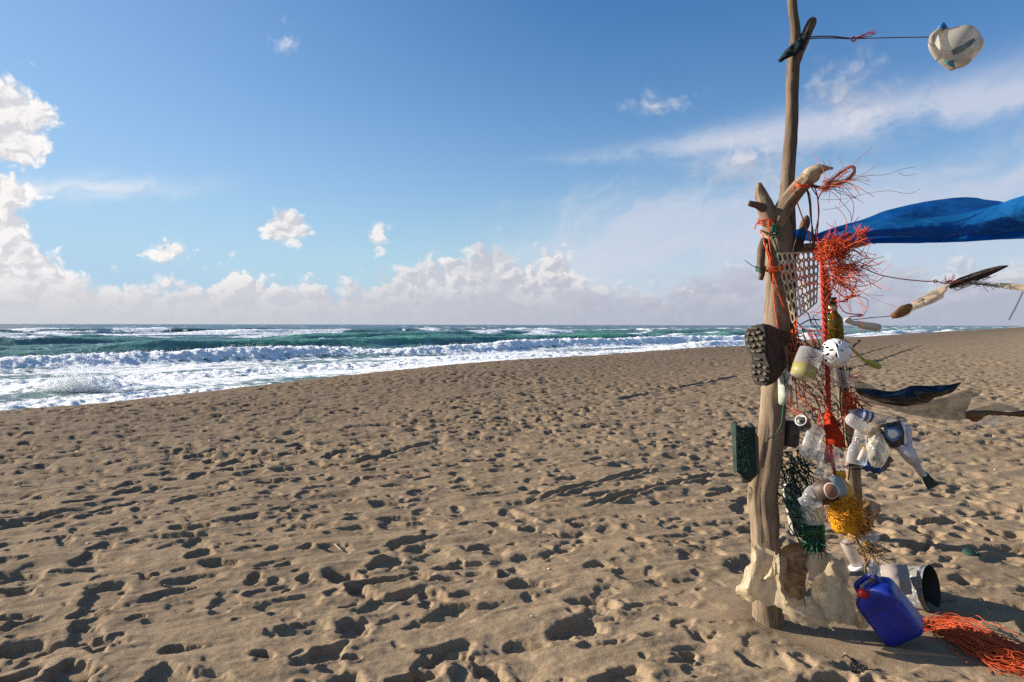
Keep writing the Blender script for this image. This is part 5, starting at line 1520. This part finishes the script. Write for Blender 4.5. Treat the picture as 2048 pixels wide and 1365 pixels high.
# ---- green lid, weed, shells, twigs on the sand
g0 = gz(1942, 1117)
lid = thing('green_jar_lid', 'small flat green lid lying on the sand beyond the bucket', 'lid', g0)
MB().lathe(g0 + Vector((0, 0, -.004)), g0 + Vector((.004, -.004, .016)), [(0, px2m(16, g0.y)), (.7, px2m(16, g0.y)), (1, px2m(14.5, g0.y)), (1, 0)], 26).build('disc', GREEN_DK, lid)
MB().lathe(g0 + Vector((.0035, -.0035, .0145)), g0 + Vector((.004, -.004, .018)), [(0, px2m(12, g0.y)), (1, px2m(11.4, g0.y)), (1, px2m(9.5, g0.y)), (0, px2m(9, g0.y))], 26).build('rim', GREEN_DK, lid)

wd = thing('dry_seaweed_sprig', 'dry black seaweed sprig lying on the sand before the sheeting', 'seaweed', gz(1712, 1335))
mb = MB()
for pts in ([(1684, 1326), (1694, 1324), (1705, 1332), (1716, 1342), (1724, 1354)], [(1700, 1330), (1712, 1328), (1722, 1333)], [(1712, 1340), (1706, 1348), (1702, 1352)], [(1718, 1346), (1728, 1348), (1734, 1356)]):
    pp = [gz(a, b) + Vector((0, 0, .012 + .012 * random.random())) for a, b in cr(pts, 10)]
    mb.tube(pp, [.0025 + .003 * random.random() for _ in pp], 6, .3, 2)
mb.build('stem', WEED, wd)
rnd = random.Random(3)
SHELL = m_flat('bleached_shell', (.72, .68, .60), .5, .2, 40)
def pebble(V0, r, seed):
    mb = bagmesh_local(V0, r, seed); return mb
def bagmesh_local(c, r, seed):
    V, F = [], []
    nu, nv = 8, 6
    for j in range(nv):
        th = math.pi * (j + .02) / (nv - 1 + .04)
        for i in range(nu):
            a = 2 * math.pi * i / nu
            d = Vector((math.sin(th) * math.cos(a), math.sin(th) * math.sin(a), math.cos(th) * .45))
            V.append(c + d * r * (1 + .35 * mnoise.noise(d * 2 + Vector((seed, 0, 0)))))
    for j in range(nv - 1):
        for i in range(nu): F.append((j * nu + i, j * nu + (i + 1) % nu, (j + 1) * nu + (i + 1) % nu, (j + 1) * nu + i))
    return MB().add(V, F)
shells = [(176, 1097, 6), (1063, 1252, 4), (855, 1098, 4), (1098, 1152, 5), (808, 1100, 3), (1690, 1305, 3), (1245, 935, 4), (1480, 1030, 3), (275, 1015, 4), (330, 1180, 3), (1985, 1310, 3), (1930, 960, 3), (1990, 935, 4), (590, 1285, 3), (1010, 1228, 3), (420, 880, 5), (660, 885, 4), (1080, 945, 4)]
for i, (a, b, r_) in enumerate(shells):
    p = gz(a, b)
    tag(pebble(p + Vector((0, 0, .004)), px2m(r_, p.y) * .6, i).build('shell_fragment', SHELL), 'tiny bleached shell fragment lying on the trodden sand', 'shell', 'shell fragments scattered over the sand')
tw_ = [Vector(gz(a, b)) + Vector((0, 0, .015)) for a, b in ((668, 1098), (680, 1104), (690, 1108))]
tag(MB().tube(tw_, .004, 6, .2).build('pale_twig', WOOD_PALE), 'thin pale twig lying alone on the open sand', 'twig')

# ---- black bag and tan streamers blown out to the right
YK2 = YP - .30
bb = MB()
bb.sheet([[(1706, 776, YK2), (1740, 778, YK2 - .02), (1790, 783, YK2 - .03), (1830, 772, YK2 - .03), (1870, 772, YK2 - .02), (1900, 770, YK2), (1922, 766, YK2)],
          [(1708, 780, YK2 - .03), (1745, 792, YK2 - .07), (1795, 797, YK2 - .10), (1835, 792, YK2 - .09), (1875, 785, YK2 - .06), (1900, 778, YK2 - .03), (1918, 771, YK2)],
          [(1712, 786, YK2), (1750, 803, YK2 - .02), (1800, 812, YK2 - .03), (1835, 810, YK2 - .03), (1875, 796, YK2 - .02), (1898, 785, YK2), (1912, 776, YK2)]], 100, 30, .022, 12, 3, stretch=(.30, 1, 1.4), yaw=-.0006)
tag(bb.build('black_bin_bag', BLACK_F, solid=.0015), 'shiny black bin bag streaming from the orange twine bundle', 'bag')
tb2 = MB()
tb2.sheet([[(1708, 764, YK2 + .05), (1725, 764, YK2 + .05), (1745, 772, YK2 + .05), (1760, 786, YK2 + .04)], [(1712, 776, YK2 + .05), (1730, 780, YK2 + .04), (1748, 784, YK2 + .04), (1762, 790, YK2 + .04)]], 14, 8, .008, 14, 3)
tb2.sheet([[(1715, 786, YK2 + .05), (1760, 800, YK2 + .05), (1820, 805, YK2 + .04), (1880, 796, YK2 + .04), (1910, 785, YK2 + .04), (1935, 778, YK2 + .05), (1960, 777, YK2 + .05)],
           [(1720, 798, YK2 + .04), (1765, 808, YK2 + .01), (1820, 818, YK2 - .01), (1880, 815, YK2 + .0), (1920, 802, YK2 + .02), (1945, 788, YK2 + .04), (1960, 784, YK2 + .05)],
           [(1726, 806, YK2 + .05), (1775, 816, YK2 + .05), (1820, 830, YK2 + .05), (1880, 838, YK2 + .04), (1930, 838, YK2 + .04), (1940, 800, YK2 + .05), (1955, 790, YK2 + .05)]], 70, 26, .018, 9, 5, stretch=(.5, 1, 1.2), yaw=-.0008)
tag(tb2.build('tan_film_streamer', FILM_TAN), 'billowing tan plastic film streaming beneath the black bag', 'film')
kn = thing('brown_knotted_streamer', 'brown knotted film streamer trailing past the tan film', 'streamer', P(1950, 850, YK2))
a, r = ppath([(1930, 832, YK2 + .02, 6), (1942, 830, YK2, 11), (1955, 832, YK2, 13), (1966, 828, YK2, 8), (1985, 826, YK2, 5), (2020, 828, YK2, 4), (2060, 826, YK2, 7), (2110, 824, YK2, 9)], 44)
MB().tube(a, r, 14, .35, 5, True, .3).build('twisted_film', BROWN_BAG, kn)
MB().sheet([[(1945, 820, YK2 + .03), (1975, 812, YK2 + .02), (2010, 808, YK2 + .02), (2040, 820, YK2 + .02)], [(1950, 830, YK2 + .02), (1985, 826, YK2), (2015, 822, YK2), (2040, 828, YK2 + .02)]], 26, 8, .012, 14, 4).build('upper_film', FILM_TAN, kn)
MB().sheet([[(1955, 836, YK2 + .02), (1985, 832, YK2 + .02), (2010, 833, YK2 + .02)], [(1950, 848, YK2 + .02), (1980, 852, YK2 + .01), (1998, 848, YK2 + .02)]], 18, 8, .010, 14, 6).build('lower_film', CLEAR_W, kn)
